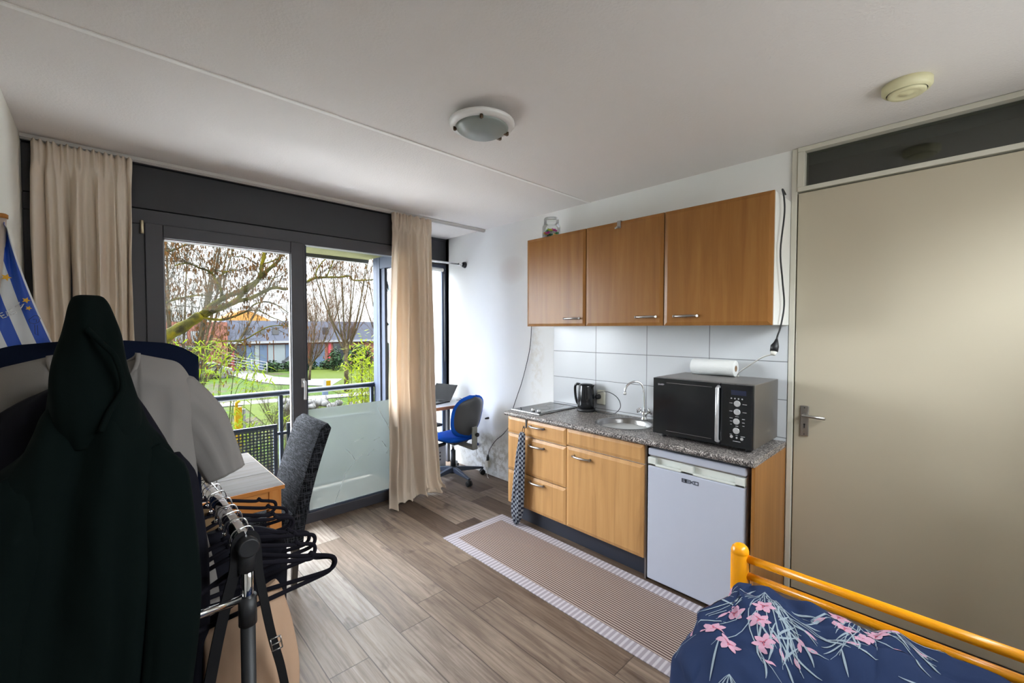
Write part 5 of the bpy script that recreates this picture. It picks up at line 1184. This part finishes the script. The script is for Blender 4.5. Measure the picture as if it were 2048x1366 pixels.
for xx in (1.19, 1.237): obj('clamp', MB().box(xx-0.02, xx+0.02, 4.41, 4.45, 0.60, 0.625), m_navymetal, rg)

# ------------------------------------------------------------------ garden (ground 2.8 m below the floor)
G = -2.8
def ground_mat():
    t = NT('lawn_and_earth'); g = t.n('ShaderNodeNewGeometry'); v = g.outputs['Position']
    n = t.noise(v, 0.9, 5, 0.6); n2 = t.noise(v, 9, 4, 0.7); n3 = t.noise(v, 0.22, 4, 0.6)
    c = t.ramp(n2, [(0.3, (0.0059, 0.0122, 0.0015)), (0.6, (0.0133, 0.0241, 0.0027)), (0.8, (0.0228, 0.0308, 0.0059))])
    c = t.mix(t.ramp(n3, [(0.50, (0, 0, 0)), (0.60, (1, 1, 1))]), c, t.ramp(n2, [(0.3, (0.0080, 0.0080, 0.0049)), (0.7, (0.0241, 0.0201, 0.0133))]))
    return t.bsdf(c, 0.9, bump=n2, bstr=0.6, bdist=0.05)
structure('ground_garden', MB().add([(-60, 4.6, G), (120, 4.6, G), (120, 160, G), (-60, 160, G)], [(0, 1, 2, 3)], False), ground_mat(), fix=False)
m_bounce = plain('pale_bounce_surface', (0.55, 0.54, 0.53), 0.85, var=0.04, scale=2)
structure('ground_bounce_slab', MB().prism([(-12, 4.7), (14, 4.7), (14, 9), (8.5, 12.5), (-12, 12.5)], 'z', G-0.03, G+0.03), m_bounce)  # pale slab added out of view to bounce daylight up onto the ceiling
m_lawn = NT('bright_lawn'); v = m_lawn.map(); m_lawn = m_lawn.bsdf(m_lawn.ramp(m_lawn.noise(v, 3.5, 5, .7), [(0.3, (0.0108, 0.0167, 0.0017)), (0.7, (0.0190, 0.0243, 0.0030))]), 0.9)
def patch(name, pts, z, mat, lab, cat): return obj(name, MB().prism(pts, 'z', z-0.04, z), mat, None, kind='structure')
patch('ground_lawn', [(11.5, 29), (17, 24), (30, 38), (25, 50), (15.8, 50), (13, 42)], G+0.05, m_lawn, '', '')
patch('ground_lawn', [(5.2, 20), (8.6, 19), (9.2, 26), (9, 36), (6, 33)], G+0.05, m_lawn, '', '')
m_path = plain('pale_path', (0.0458, 0.0445, 0.0431), 0.8, var=0.08, scale=2)
patch('ground_path', [(8.5, 51.5), (11.0, 51.0), (11.2, 43), (12.6, 39), (15, 37), (12.5, 33), (9.8, 37), (8.8, 42)], G+0.07, m_path, '', '')
patch('ground_path', [(4, 28.6), (14, 26.6), (24, 22), (24, 23.4), (14.2, 28), (4, 30)], G+0.06, m_path, '', '')
# hedge
def leafcloud(mb, c, r, n, sz, seed, flat=1.0, droop=0.3):
    rd = random.Random(seed)
    for _ in range(n):
        while True:
            p = Vector((rd.uniform(-1, 1), rd.uniform(-1, 1), rd.uniform(-1, 1)))
            if p.length < 1 and p.length > 0.25: break
        q = Vector((c[0]+p.x*r[0], c[1]+p.y*r[1], c[2]+p.z*r[2])); d = Vector((rd.uniform(-1, 1), rd.uniform(-1, 1), rd.uniform(-.6-droop, .6))).normalized()
        s = d.cross(Vector((rd.uniform(-.5, .5), rd.uniform(-.5, .5), 1))).normalized(); l = sz*rd.uniform(.6, 1.3); w_ = l*0.16*flat
        m1 = q+d*l*.5+Vector((0, 0, l*.05)); mb.add([tuple(q), tuple(m1+s*w_), tuple(q+d*l-Vector((0, 0, l*.12))), tuple(m1-s*w_)], [(0, 1, 2, 3)], False)
m_lgreen = [plain('bright_bamboo_leaf', (0.0431, 0.0646, 0.0042), 0.6, var=0.35, scale=8), plain('yellow_green_leaf', (0.0538, 0.0646, 0.0042), 0.6, var=0.3, scale=5), plain('dark_hedge_leaf', (0.0080, 0.0162, 0.0066), 0.7, var=0.4, scale=4)]
for mm in m_lgreen[:2]:
    nt = mm.node_tree; bs = [n for n in nt.nodes if n.type == 'BSDF_PRINCIPLED'][0]; o__ = [n for n in nt.nodes if n.type == 'OUTPUT_MATERIAL'][0]
    tl = nt.nodes.new('ShaderNodeBsdfTranslucent'); tl.inputs[0].default_value = (0.075, 0.10, 0.004, 1); mx = nt.nodes.new('ShaderNodeMixShader'); mx.inputs[0].default_value = 0.4
    nt.links.new(bs.outputs[0], mx.inputs[1]); nt.links.new(tl.outputs[0], mx.inputs[2]); nt.links.new(mx.outputs[0], o__.inputs[0])
def shrub(name, lab, cat, c, r, n, sz, mat, seed, group=None, stems=6, sm=None, flat=1.0):
    t_ = thing(name, lab, cat, (c[0], c[1], G), group)
    b = MB(); leafcloud(b, c, r, n, sz, seed, flat); obj('foliage', b, mat, t_, fix=False)
    rd = random.Random(seed+1); b = MB()
    for _ in range(stems):
        x, y = c[0]+rd.uniform(-.4, .4)*r[0], c[1]+rd.uniform(-.4, .4)*r[1]
        b.tube([(x, y, G), (x+rd.uniform(-.15, .15), y, (G+c[2])/2), (x+rd.uniform(-.5, .5)*r[0], y+rd.uniform(-.3, .3), c[2]+r[2]*.7)], [0.022, 0.016, 0.006], 5)
    obj('stems', b, sm or m_bark2, t_, fix=False); return t_
def barkm(name, c1, c2, c3, sc):
    t = NT(name); n = t.noise(t.map((1, 1, 1)), sc, 5, 0.65); return t.bsdf(t.ramp(n, [(0.35, c1), (0.5, c2), (0.66, c3)]), 0.9, bump=n, bstr=0.5, bdist=0.02)
m_bark = barkm('mossy_bark', (0.0080, 0.0070, 0.0032), (0.0228, 0.0215, 0.0049), (0.0538, 0.0445, 0.0027), 5)
m_bark2 = barkm('brown_bark', (0.0095, 0.0072, 0.0044), (0.0215, 0.0165, 0.0093), (0.0323, 0.0270, 0.0133), 6)
m_twig = plain('thin_twig', (0.0148, 0.0125, 0.0080), 0.9, var=0.4, scale=3)
m_twigr = plain('russet_twig', (0.0351, 0.0201, 0.0108), 0.9, var=0.4, scale=1.5)
m_catkin = plain('brown_catkin', (0.0405, 0.0201, 0.0066), 0.9)
for i, (hx, hy) in enumerate(((12.6, 48.6), (14.3, 48.3), (15.9, 48.0), (17.6, 47.2))):
    shrub('hedge', 'low green hedge beyond the lawn, number %s along from the ramp' % ('one', 'two', 'three', 'four')[i], 'hedge', (hx, hy, G+0.55), (.84, .6, .6), 400, .28, m_lgreen[2], 40+i, 'low hedges by the houses', 3, flat=2.0)
bo = bpy.data.objects
for o, lab in zip([o for o in bo if o.name.startswith('hedge')], ('low green hedge right beside the ramp railing', 'low green hedge second from the ramp railing', 'low green hedge third from the ramp railing', 'low green hedge farthest from the ramp railing')): o['label'] = lab
shrub('evergreen_bush', 'dark evergreen bush behind the slender bare tree', 'bush', (20.5, 46, G+1.3), (1.7, 1.1, 1.4), 900, .35, m_lgreen[2], 50, 'evergreen bushes', 5, flat=2.0)
shrub('evergreen_bush', 'dark evergreen bush in front of the house doors on the right', 'bush', (17.6, 45.2, G+1.2), (.7, .7, 1.2), 450, .3, m_lgreen[2], 51, 'evergreen bushes', 5, flat=2.0)
shrub('evergreen_bush', 'wide grey-green bush at the right end of the lawn', 'bush', (26.0, 43.0, G+1.5), (2.2, 1.1, 1.6), 1200, .4, m_lgreen[2], 52, 'evergreen bushes', 6, flat=2.0)
# leafy bamboo close to the balcony on the left, and yellow-green shrub on the right
bbm = thing('bamboo', 'bright green bamboo sprays outside the left pane', 'bamboo', (1.0, 6.2, G))
rd = random.Random(3); b = MB(); ls = MB()
for _ in range(30):
    x0 = rd.uniform(.35, 1.5); y0 = rd.uniform(5.7, 6.9); zt = rd.uniform(.45, 1.45)-0.45*max(0, x0-0.9); zt -= 0.2*(x0 > 1.2)
    pth = catmull([(x0-.2, y0, G), (x0-.15, y0, G+2.2), (x0-0.05, y0, (zt-.1)), (x0+rd.uniform(-.05, .2), y0+.05, zt+.06)], 5); b.tube(pth, [0.008-0.006*i/(len(pth)-1) for i in range(len(pth))], 5)
    for _k in range(34):
        q = pth[-1-int(rd.random()*6)] if rd.random() < .85 else pth[-8]; q = Vector(q)+Vector((rd.uniform(-.14, .14), rd.uniform(-.14, .14), rd.uniform(-.16, .10)))
        d = Vector((rd.uniform(-1, 1), rd.uniform(-.7, .7), rd.uniform(-.9, .35))).normalized(); s = d.cross(Vector((rd.uniform(-.6, .6), rd.uniform(-.6, .6), 1))).normalized(); l = rd.uniform(.07, .15); w_ = .0095
        ls.add([tuple(q), tuple(q+d*l*.35+s*w_), tuple(q+d*l*.5+s*w_*.8-Vector((0, 0, l*.03))), tuple(q+d*l-Vector((0, 0, l*.2))), tuple(q+d*l*.5-s*w_*.8-Vector((0, 0, l*.03))), tuple(q+d*l*.35-s*w_)], [(0, 1, 2, 3, 4, 5)], False)
obj('canes', b, plain('green_cane', (0.0270, 0.0351, 0.0080), 0.6), bbm, fix=False); obj('leaves', ls, m_lgreen[0], bbm, fix=False)
yb = thing('yellow_green_shrub', 'tall yellow-green leafy shrub outside the right pane', 'shrub', (4.75, 8.6, G))
b = MB(); ls = MB()
for _ in range(46):
    x0 = rd.uniform(3.9, 5.6); y0 = rd.uniform(8.2, 9.6); zt = 1.55-1.1*max(0, 4.5-x0)**1.3*1.1+rd.uniform(-.75, .15)
    pth = catmull([(x0+.1, y0, G), (x0, y0, G+2), (x0, y0, zt)], 6); b.tube(pth, [0.014-0.011*i/(len(pth)-1) for i in range(len(pth))], 5)
    for _k in range(60):
        q = Vector(pth[-1-int(rd.random()**1.3*7)])+Vector((rd.uniform(-.16, .16), rd.uniform(-.16, .16), rd.uniform(-.2, .1)))
        d = Vector((rd.uniform(-1, 1), rd.uniform(-.7, .7), rd.uniform(-.8, .7))).normalized(); s = d.cross(Vector((rd.uniform(-.6, .6), rd.uniform(-.6, .6), 1))).normalized(); l = rd.uniform(.09, .17); w_ = .018
        ls.add([tuple(q), tuple(q+d*l*.4+s*w_), tuple(q+d*l), tuple(q+d*l*.4-s*w_)], [(0, 1, 2, 3)], False)
obj('stems', b, m_bark2, yb, fix=False); obj('leaves', ls, m_lgreen[1], yb, fix=False)

# ------------------------------------------------------------------ trees
def twigs(mb, cat, p, d, L, r, depth, rd, seg=4, bend=.35, upb=.1, n2=(2, 4)):
    q = Vector(p); d = Vector(d).normalized(); pts = [q.copy()]
    for i in range(seg):
        d = (d+Vector((rd.uniform(-1, 1), rd.uniform(-1, 1), rd.uniform(-1, 1)+upb))*bend).normalized(); q = q+d*L/seg; pts.append(q.copy())
        if depth > 0:
            for _ in range(rd.randint(0, 1) if depth < 2 else 1):
                sd = (d+Vector((rd.uniform(-1, 1), rd.uniform(-1, 1), rd.uniform(-1, 1)+upb))*1.0).normalized(); twigs(mb, cat, q, sd, L*rd.uniform(.4, .65), r*.6, depth-1, rd, seg, bend, upb)
    mb.tube(pts, [r*(1-.7*i/seg) for i in range(seg+1)], 3, False)
    if cat is not None and rd.random() < .35:
        for _ in range(2):
            c_ = pts[rd.randint(2, seg)]; cat.tube([c_, c_-Vector((rd.uniform(-.01, .01), 0, .045))], [0.0075, 0.005], 4, False)
BR = {
 'trunk': ([(-0.9, -2.8), (-0.75, -1.2), (-0.45, 0.3), (-0.03, 0.907), (0.438, 1.26), (0.68, 1.492), (0.905, 1.646), (1.097, 1.807)], .16, .065),
 'A': ([(1.097, 1.807), (1.225, 1.949), (1.383, 2.072), (1.518, 2.15), (1.67, 2.214), (1.806, 2.329), (1.888, 2.482), (1.912, 2.665), (1.944, 2.808), (1.916, 2.911), (1.889, 3.054), (1.9, 3.4)], .042, .022),
 'A2': ([(1.944, 2.808), (1.996, 2.855), (2.095, 2.984), (2.2, 3.2)], .02, .01),
 'B': ([(1.097, 1.807), (1.153, 1.824), (1.367, 1.93), (1.57, 2.041), (1.648, 2.157), (1.684, 2.247), (1.828, 2.346), (2.052, 2.596), (2.183, 2.727), (2.247, 2.86), (2.304, 3.028), (2.4, 3.4)], .052, .02),
 'C': ([(1.57, 2.041), (1.774, 2.099), (1.987, 2.226), (2.154, 2.303), (2.325, 2.289), (2.487, 2.343), (2.645, 2.416), (2.791, 2.507), (2.975, 2.549), (3.258, 2.573), (3.459, 2.609), (3.536, 2.54), (3.746, 2.556), (3.931, 2.581), (4.233, 2.686)], .032, .010),
 'C2': ([(2.975, 2.549), (3.058, 2.72), (3.114, 2.863), (3.152, 3.005)], .013, .007), 'C3': ([(2.791, 2.507), (2.81, 2.651), (2.952, 2.845), (3.152, 2.987), (3.32, 3.072)], .013, .006),
 'D': ([(1.096, 1.792), (1.222, 1.748), (1.397, 1.743), (1.567, 1.81), (1.728, 1.894), (1.823, 1.995), (1.984, 2.052), (2.15, 2.008), (2.312, 1.895), (2.512, 1.752)], .020, .006),
 'D2': ([(1.728, 1.894), (1.894, 1.891), (2.063, 1.796), (2.193, 1.747), (2.325, 1.663)], .010, .005),
 'E': ([(1.37, 2.071), (1.345, 2.202), (1.269, 2.313), (1.189, 2.444), (1.053, 2.492), (0.914, 2.546), (0.767, 2.494)], .026, .007),
 'E2': ([(1.269, 2.313), (1.416, 2.48), (1.585, 2.535)], .008, .004), 'E3': ([(1.189, 2.444), (1.318, 2.502), (1.429, 2.497), (1.599, 2.56)], .010, .005),
 'F': ([(0.952, 1.241), (1.183, 1.34), (1.294, 1.407), (1.547, 1.419), (1.751, 1.537), (1.934, 1.636), (2.176, 1.645), (2.348, 1.577)], .016, .006),
 'F0': ([(-.03, .9), (.4, 1.05), (0.952, 1.241)], .03, .016),
 'F2': ([(1.547, 1.419), (1.642, 1.328), (1.585, 1.177), (1.481, 1.118), (1.29, 1.213), (1.139, 1.349)], .012, .006),
 'G': ([(0.2, 1.7), (0.643, 1.927), (0.689, 1.972), (0.829, 2.052), (1.003, 2.098), (1.152, 2.129), (1.247, 2.103)], .020, .007),
 'H': ([(0.2, 2.5), (0.518, 2.682), (0.669, 2.751), (0.772, 2.786), (0.95, 2.891), (1.043, 3.008)], .022, .009),
 'I': ([(1.425, 3.066), (1.502, 2.905), (1.541, 2.752), (1.692, 2.762), (1.876, 2.661)], .006, .009),
 'J': ([(1.912, 2.648), (2.091, 2.733), (2.207, 2.805), (2.326, 2.904)], .014, .008), 'K': ([(2.322, 2.605), (2.126, 2.452), (1.901, 2.401), (1.755, 2.276)], .005, .009),
 'L1': ([(-.6, 0), (-.3, 1.4), (0.2, 1.7)], .05, .02), 'L2': ([(-.3, 1.4), (-.1, 2.1), (0.2, 2.5), (.4, 3.2)], .04, .022),
}
tr_ = thing('mossy_tree', 'large leafless tree with a mossy yellow limb slanting across the left pane', 'tree', (-0.9, 8.0, G))
b = MB(); tw_ = MB(); ck = MB(); rd = random.Random(11)
yoff = {'trunk': 0, 'A': -.1, 'B': .1, 'C': .15, 'E': -.25, 'F': -.4, 'F0': -.2, 'F2': -.45, 'G': .3, 'H': .4}
for k, (pts, r0, r1) in BR.items():
    yo = yoff.get(k, .05); P = catmull([(x, 8.0+yo*min(1, i/3), z) for i, (x, z) in enumerate(pts)], 4); n = len(P)
    b.tube(P, [(r0+(r1-r0)*i/(n-1))*(1+.12*sin(i*1.7)) for i in range(n)], 9)
    if k in ('trunk', 'L1'): continue
    for i in range(2, n):
        for _ in range(2 if k in ('G', 'H', 'E', 'C', 'L2') else 1):
            if rd.random() < .62:
                d = P[i]-P[i-1]; d = d.normalized()+Vector((rd.uniform(-.9, .9), rd.uniform(-1, 1), rd.uniform(-.8, 1.2)))
                twigs(tw_, ck, P[i], d, rd.uniform(.25, .6), .0046, 2, rd, 4, .32)
# dense twiggery at the upper left
for _ in range(60):
    p = Vector((rd.uniform(.2, .9), rd.uniform(7.6, 9.5), rd.uniform(1.9, 3.2))); twigs(tw_, ck, p, (rd.uniform(.2, 1), rd.uniform(-.3, .3), rd.uniform(-.4, .8)), rd.uniform(.4, .8), .005, 2, rd, 4, .3)
obj('trunk', b, m_bark, tr_, fix=False); obj('twigs', tw_, m_twig, tr_, fix=False); obj('catkins', ck, m_catkin, tr_, fix=False)
def bare(name, lab, base, H_, seed, mat, tmat, fork=.28, lean=(0, 0), n1=9, spread=.5, r=.11, tl=1.1, tr0=.014, group=None, cat='tree', dep=2, seg=5, per=1):
    t_ = thing(name, lab, cat, (base[0], base[1], G), group); rd = random.Random(seed); b = MB(); tw = MB()
    x, y = base; f = Vector((x+lean[0]*H_*fork, y, G+H_*fork)); b.tube([(x, y, G), (x+lean[0]*H_*fork*.4, y, G+H_*fork*.5), tuple(f)], [r, r*.85, r*.7], 8)
    for i in range(n1):
        a = 2*pi*i/n1+rd.uniform(-.3, .3); sp_ = spread*rd.uniform(.3, 1.1); st = f-Vector((0, 0, rd.uniform(0, .3)*H_*fork)); e = f+Vector((cos(a)*sp_*H_*.6+lean[0]*H_*.5, sin(a)*sp_*H_*.35, H_*(1-fork)*rd.uniform(.7, 1.0)))
        m1 = st.lerp(e, .35)+Vector((cos(a), 0, 0))*sp_*H_*.08; P = catmull([st, m1, e], 7); n = len(P); b.tube(P, [r*.42*(1-.85*j/(n-1))+.004 for j in range(n)], 5)
        for j in range(2, n):
            for _ in range(per): twigs(tw, None, P[j], (P[j]-P[j-1]).normalized()+Vector((rd.uniform(-.8, .8), rd.uniform(-.6, .6), rd.uniform(-.1, .7))), tl*rd.uniform(.6, 1.2), tr0, dep, rd, seg, .2, .35)
    obj('trunk', b, mat, t_, fix=False); obj('twigs', tw, tmat, t_, fix=False); return t_
bare('slender_tree', 'slender bare tree with a pale trunk on the lawn in the right pane', (12.2, 29.4), 11.5, 61, m_bark2, m_twigr, .30, (0.0, 0), 10, .42, .17, 1.3, .016, cat='tree')
GT = 'bare trees beyond the lawn'
bare('bare_tree', 'bare tree with fanning branches at the far left of the left pane', (1.6, 17), 8.6, 62, m_bark2, m_twig, .25, (.05, 0), 14, .62, .16, 1.0, .009, GT, per=2)
bare('bare_tree', 'russet bare thicket tree at the right edge of the right pane', (32.5, 49.0), 13, 63, m_bark2, m_twigr, .15, (-.05, 0), 16, .55, .2, 1.8, .026, GT, per=1)
bare('bare_tree', 'pinkish bare tree behind the slender tree', (23.0, 64), 15.0, 64, m_bark2, m_twigr, .15, (0, 0), 15, .6, .2, 1.9, .030, GT)
bare('bare_tree', 'grey bare tree rising behind the slate house front', (8.5, 76), 13, 65, m_bark2, m_twig, .2, (0, 0), 11, .6, .2, 1.9, .026, GT)
bare('bare_tree', 'low orange-brown bare tree left of the slender tree', (12.6, 38), 7.5, 66, m_bark2, m_twigr, .18, (.1, 0), 12, .6, .12, 1.2, .018, GT)
bare('bare_tree', 'tall dense bare tree rising beside the right frame', (22.0, 42), 14.5, 67, m_bark2, m_twigr, .12, (.03, 0), 15, .45, .2, 1.9, .024, GT)

# ------------------------------------------------------------------ houses
m_slate = plain('slate_grey_cladding', (0.0406, 0.0433, 0.0568), 0.7, var=0.12, scale=3)
m_brick = plain('red_brown_brick', (0.0761, 0.0326, 0.0242), 0.9, var=0.25, scale=6)
m_ored = plain('orange_roof_tile', (0.1301, 0.0650, 0.0190), 0.8, var=0.15, scale=2)
m_hwin = plain('dark_house_window', (0.0064, 0.0072, 0.0099), 0.2)
m_hblue = plain('blue_house_glass', (0.0299, 0.0406, 0.0595), 0.3)
m_hwhite = plain('white_house_trim', (0.0867, 0.0867, 0.0897), 0.6)
m_hred = plain('red_house_panel', (0.1193, 0.0190, 0.0242), 0.6)
m_hcurt = plain('pale_house_curtain', (0.0650, 0.0733, 0.0761), 0.8)
HY = 52.0
hs_ = thing('slate_house', 'long house with slate-grey upper storey and blue glazed ground floor', 'house', (16, HY+3, G))
obj('upper_storey', MB().box(9.2, 30, HY-.3, HY+7, 0.20, 2.45), m_slate, hs_)
obj('ground_floor_wall', MB().box(9.4, 30, HY, HY+6.8, G, 0.2), m_brick, hs_)
obj('fascia', MB().box(9.2, 30, HY-.45, HY-.3, 0.02, 0.26), m_hwhite, hs_)
for xx in (11.0, 12.3, 13.7, 16.5, 19, 22): obj('window', MB().box(xx-.32, xx+.32, HY-.35, HY-.28, .95, 1.75), m_hwin, hs_)
for x0, x1, mm in ((9.9, 10.9, m_hwin), (10.95, 11.7, m_hblue), (11.75, 12.15, m_hcurt), (12.2, 12.9, m_hblue), (13.0, 13.5, m_hcurt), (13.6, 14.7, m_hcurt), (14.75, 15.9, m_hblue), (17.5, 19, m_hblue), (20, 22, m_hwin)): obj('glazed_door', MB().box(x0, x1, HY-.1, HY-.02, G, -.15), mm, hs_)
for x0 in (9.55, 16.0, 17.0, 19.4): obj('red_panel', MB().box(x0, x0+.3, HY-.2, HY, G, .0), m_hred, hs_)
hb_ = thing('brick_house', 'red-brown brick house block left of the slate house', 'house', (5, HY+3, G))
obj('wall', MB().box(1.0, 9.15, HY-1.0, HY+6, G, 2.25), m_brick, hb_)
obj('white_band', MB().box(1.0, 7.2, HY-1.1, HY-.98, -.35, -.05), m_hwhite, hb_)
for xx in (2.5, 4.0, 5.4, 6.6): obj('window', MB().box(xx-.45, xx+.45, HY-1.08, HY-.98, .25, 1.35), m_hwhite, hb_)
for xx in (3.0, 5.2): obj('window', MB().box(xx-.6, xx+.6, HY-1.08, HY-.98, -2.0, -.8), m_hwin, hb_)
hg = thing('orange_roofed_house', 'far house whose orange gable roof rises over the slate house', 'house', (12.4, HY+12, G))
obj('roof', MB().prism([(10.3, 2.5), (16.2, 2.5), (13.4, 3.9), (12.6, 3.9)], 'y', HY+10, HY+16), m_ored, hg)
obj('wall', MB().box(10.8, 15.8, HY+10.5, HY+15.5, G, 2.5), m_brick, hg)
# ramp railing
rr = thing('ramp_railing', 'pale blue railing sloping down beside the path', 'railing', (10.5, 49, G))
for k in range(4):
    obj('rail', MB().tube([(8.6, 50.6, G+1.9-k*.27), (11.6, 46.8, G+1.1-k*.27)], .035, 6), m_hwhite, rr)
for q_ in (0, .33, .66, 1.0): obj('post', MB().tube([(8.6+3*q_, 50.6-3.8*q_, G), (8.6+3*q_, 50.6-3.8*q_, G+1.9-.8*q_)], .045, 6), m_hwhite, rr)
# white car
cr = thing('parked_car', 'pale car parked by the brick house beyond the bamboo', 'car', (6.4, 46, G))
b = MB(); b.prism([(4.6, G+.35), (8.4, G+.35), (8.4, G+.85), (7.9, G+.98), (7.2, G+1.42), (5.7, G+1.45), (5.0, G+1.0), (4.6, G+.9)], 'y', 45.0, 46.7); obj('body', b, plain('pale_car_paint', (0.0458, 0.0458, 0.0471), 0.3), cr, bevel=.06)
obj('windows', MB().prism([(5.2, G+1.0), (7.65, G+1.0), (7.1, G+1.36), (5.75, G+1.38)], 'y', 44.97, 46.73), m_hwin, cr)
for xx in (5.35, 7.65):
    for yy in (45.02, 46.5): obj('wheel', MB().lathe([(.2, yy-.02), (.31, yy), (.31, yy+.18), (.2, yy+.2)], (0, 0, 0), 20, 'y') if False else MB().rings([[(xx+.31*cos(a), yy+h, G+.31+.31*sin(a)) for a in [2*pi*k/18 for k in range(18)]] for h in (0, .18)]), m_blackm, cr)
# dark car by the doors
cr = thing('parked_car', 'dark car standing before the blue glazed doors', 'car', (15.7, 50.6, G))
b = MB(); b.prism([(14.2, G+.35), (17.0, G+.35), (17.1, G+.8), (16.5, G+.95), (16.0, G+1.4), (14.9, G+1.42), (14.4, G+.98), (14.15, G+.9)], 'y', 49.9, 51.3); obj('body', b, plain('dark_car_paint', (0.0032, 0.0032, 0.0042), 0.3), cr, bevel=.05)
obj('windows', MB().prism([(14.6, G+1.0), (16.3, G+1.0), (15.9, G+1.34), (14.95, G+1.36)], 'y', 49.87, 51.33), m_hblue, cr)
for xx in (14.75, 16.5): obj('wheel', MB().rings([[(xx+.3*cos(a), 49.88+h, G+.3+.3*sin(a)) for a in [2*pi*k/18 for k in range(18)]] for h in (0, .18)]), m_blackm, cr)
# yellow posts, black posts, white stones, wire fence
m_yp = plain('yellow_plastic', (0.0699, 0.0405, 0.0011), 0.5)
obj('yellow_post', MB().box(1.90, 2.02, 10.0, 10.12, -0.95, 0.02).tube([(1.93, 10.05, .0), (1.93, 10.05, .10), (1.99, 10.05, .14)], .03, 8), m_yp, None, 'tall yellow plastic post seen through the bamboo', 'post', bevel=.01)
ys_ = thing('marker_post', 'small white and yellow marker post at the lawn edge', 'post', (10.68, 29.06, G))
obj('shaft', MB().box(10.5, 10.68, 29.0, 29.1, G, G+1.05), m_hwhite, ys_); obj('sign', MB().box(10.68, 10.98, 29.0, 29.1, G+.25, G+.95), m_yp, ys_); obj('blue_foot', MB().box(10.45, 10.8, 28.98, 29.12, G, G+.25), m_hblue, ys_)
m_stone = plain('white_stone', (0.0458, 0.0445, 0.0445), 0.8, var=0.25, scale=3)
rd = random.Random(9); k = 0
for (cx_, cy_, n, w_, h_) in ((8.3, 24.5, 18, 1.5, 1.0), (9.6, 22.6, 12, 1.2, .9)):
    for _ in range(n):
        x, y, z = cx_+rd.uniform(-w_, w_), cy_+rd.uniform(-.8, .8), G+rd.uniform(.1, h_*.6); s = rd.uniform(.16, .32); b = MB()
        R = []
        for i in range(7):
            ph = -pi/2+pi*i/6; R.append([(x+s*cos(ph)*cos(a)*(1+.25*noise.noise(Vector((cos(a)*2+k, sin(a)*2, i)))), y+s*.8*cos(ph)*sin(a), z+s*.7*sin(ph)) for a in [2*pi*j/9 for j in range(9)]])
        b.rings(R, False); obj('stone', b, m_stone, None, 'pale boulder in the %s heap at the lawn edge beyond the railing' % ('farther' if cx_ < 9 else 'nearer'), 'stone', 'pale boulders in the %s heap' % ('farther' if cx_ < 9 else 'nearer'), fix=False); k += 1
wf = thing('wire_fence', 'thin wire fence with dark posts beyond the balcony railing', 'fence', (3.5, 12, G))
wy = 12.0
for xx in (2.45, 4.35, 6.3): obj('post', MB().box(xx-.035, xx+.035, wy-.03, wy+.03, G, -0.35 if xx < 3 else -.75), m_blackm, wf)
b = MB()
for i in range(13): b.tube([(1.0, wy, G+.2+i*.16), (6.8, wy, G+.2+i*.16)], .006, 3)
for i in range(30): b.tube([(1.0+i*.2, wy, G), (1.0+i*.2, wy, G+2.15)], .006, 3)
obj('wires', b, m_twig, wf, fix=False)
# tangle of bare bushes below the railing
GB = 'bare bushes below the balcony'
for i, (x, y, h, lab) in enumerate(((2.4, 8.2, 2.5, 'bare twiggy bush behind the perforated panel'), (2.75, 11.0, 2.3, 'bare twiggy bush beyond the railing post'), (6.0, 14.5, 2.1, 'bare twiggy bush in front of the boulders'), (7.4, 13.5, 2.2, 'brown bare bush low in the right pane'), (5.2, 19, 1.9, 'bare bush on the lawn by the wire fence'))):
    bare('bare_bush', lab, (x, y), h, 80+i, m_bark2, m_twig, .12, (0, 0), 13, .9, .03, .5, .005, GB, cat='bush')

# matt outdoor surfaces
for mm in (m_bark, m_bark2, m_twig, m_twigr, m_catkin, m_lawn, m_path, m_bounce, m_stone, m_slate, m_brick, m_ored, m_hwhite, m_hred, m_hcurt, m_hblue, m_soff, m_yp, m_lgreen[0], m_lgreen[1], m_lgreen[2], bpy.data.materials['lawn_and_earth'], bpy.data.materials['green_cane'], bpy.data.materials['pale_concrete']):
    for nd in mm.node_tree.nodes:
        if nd.type == 'BSDF_PRINCIPLED': nd.inputs['Specular IOR Level'].default_value = 0.02
bpy.data.materials['worn_pale_tabletop'].node_tree.nodes['Principled BSDF'].inputs['Specular IOR Level'].default_value = 0.05
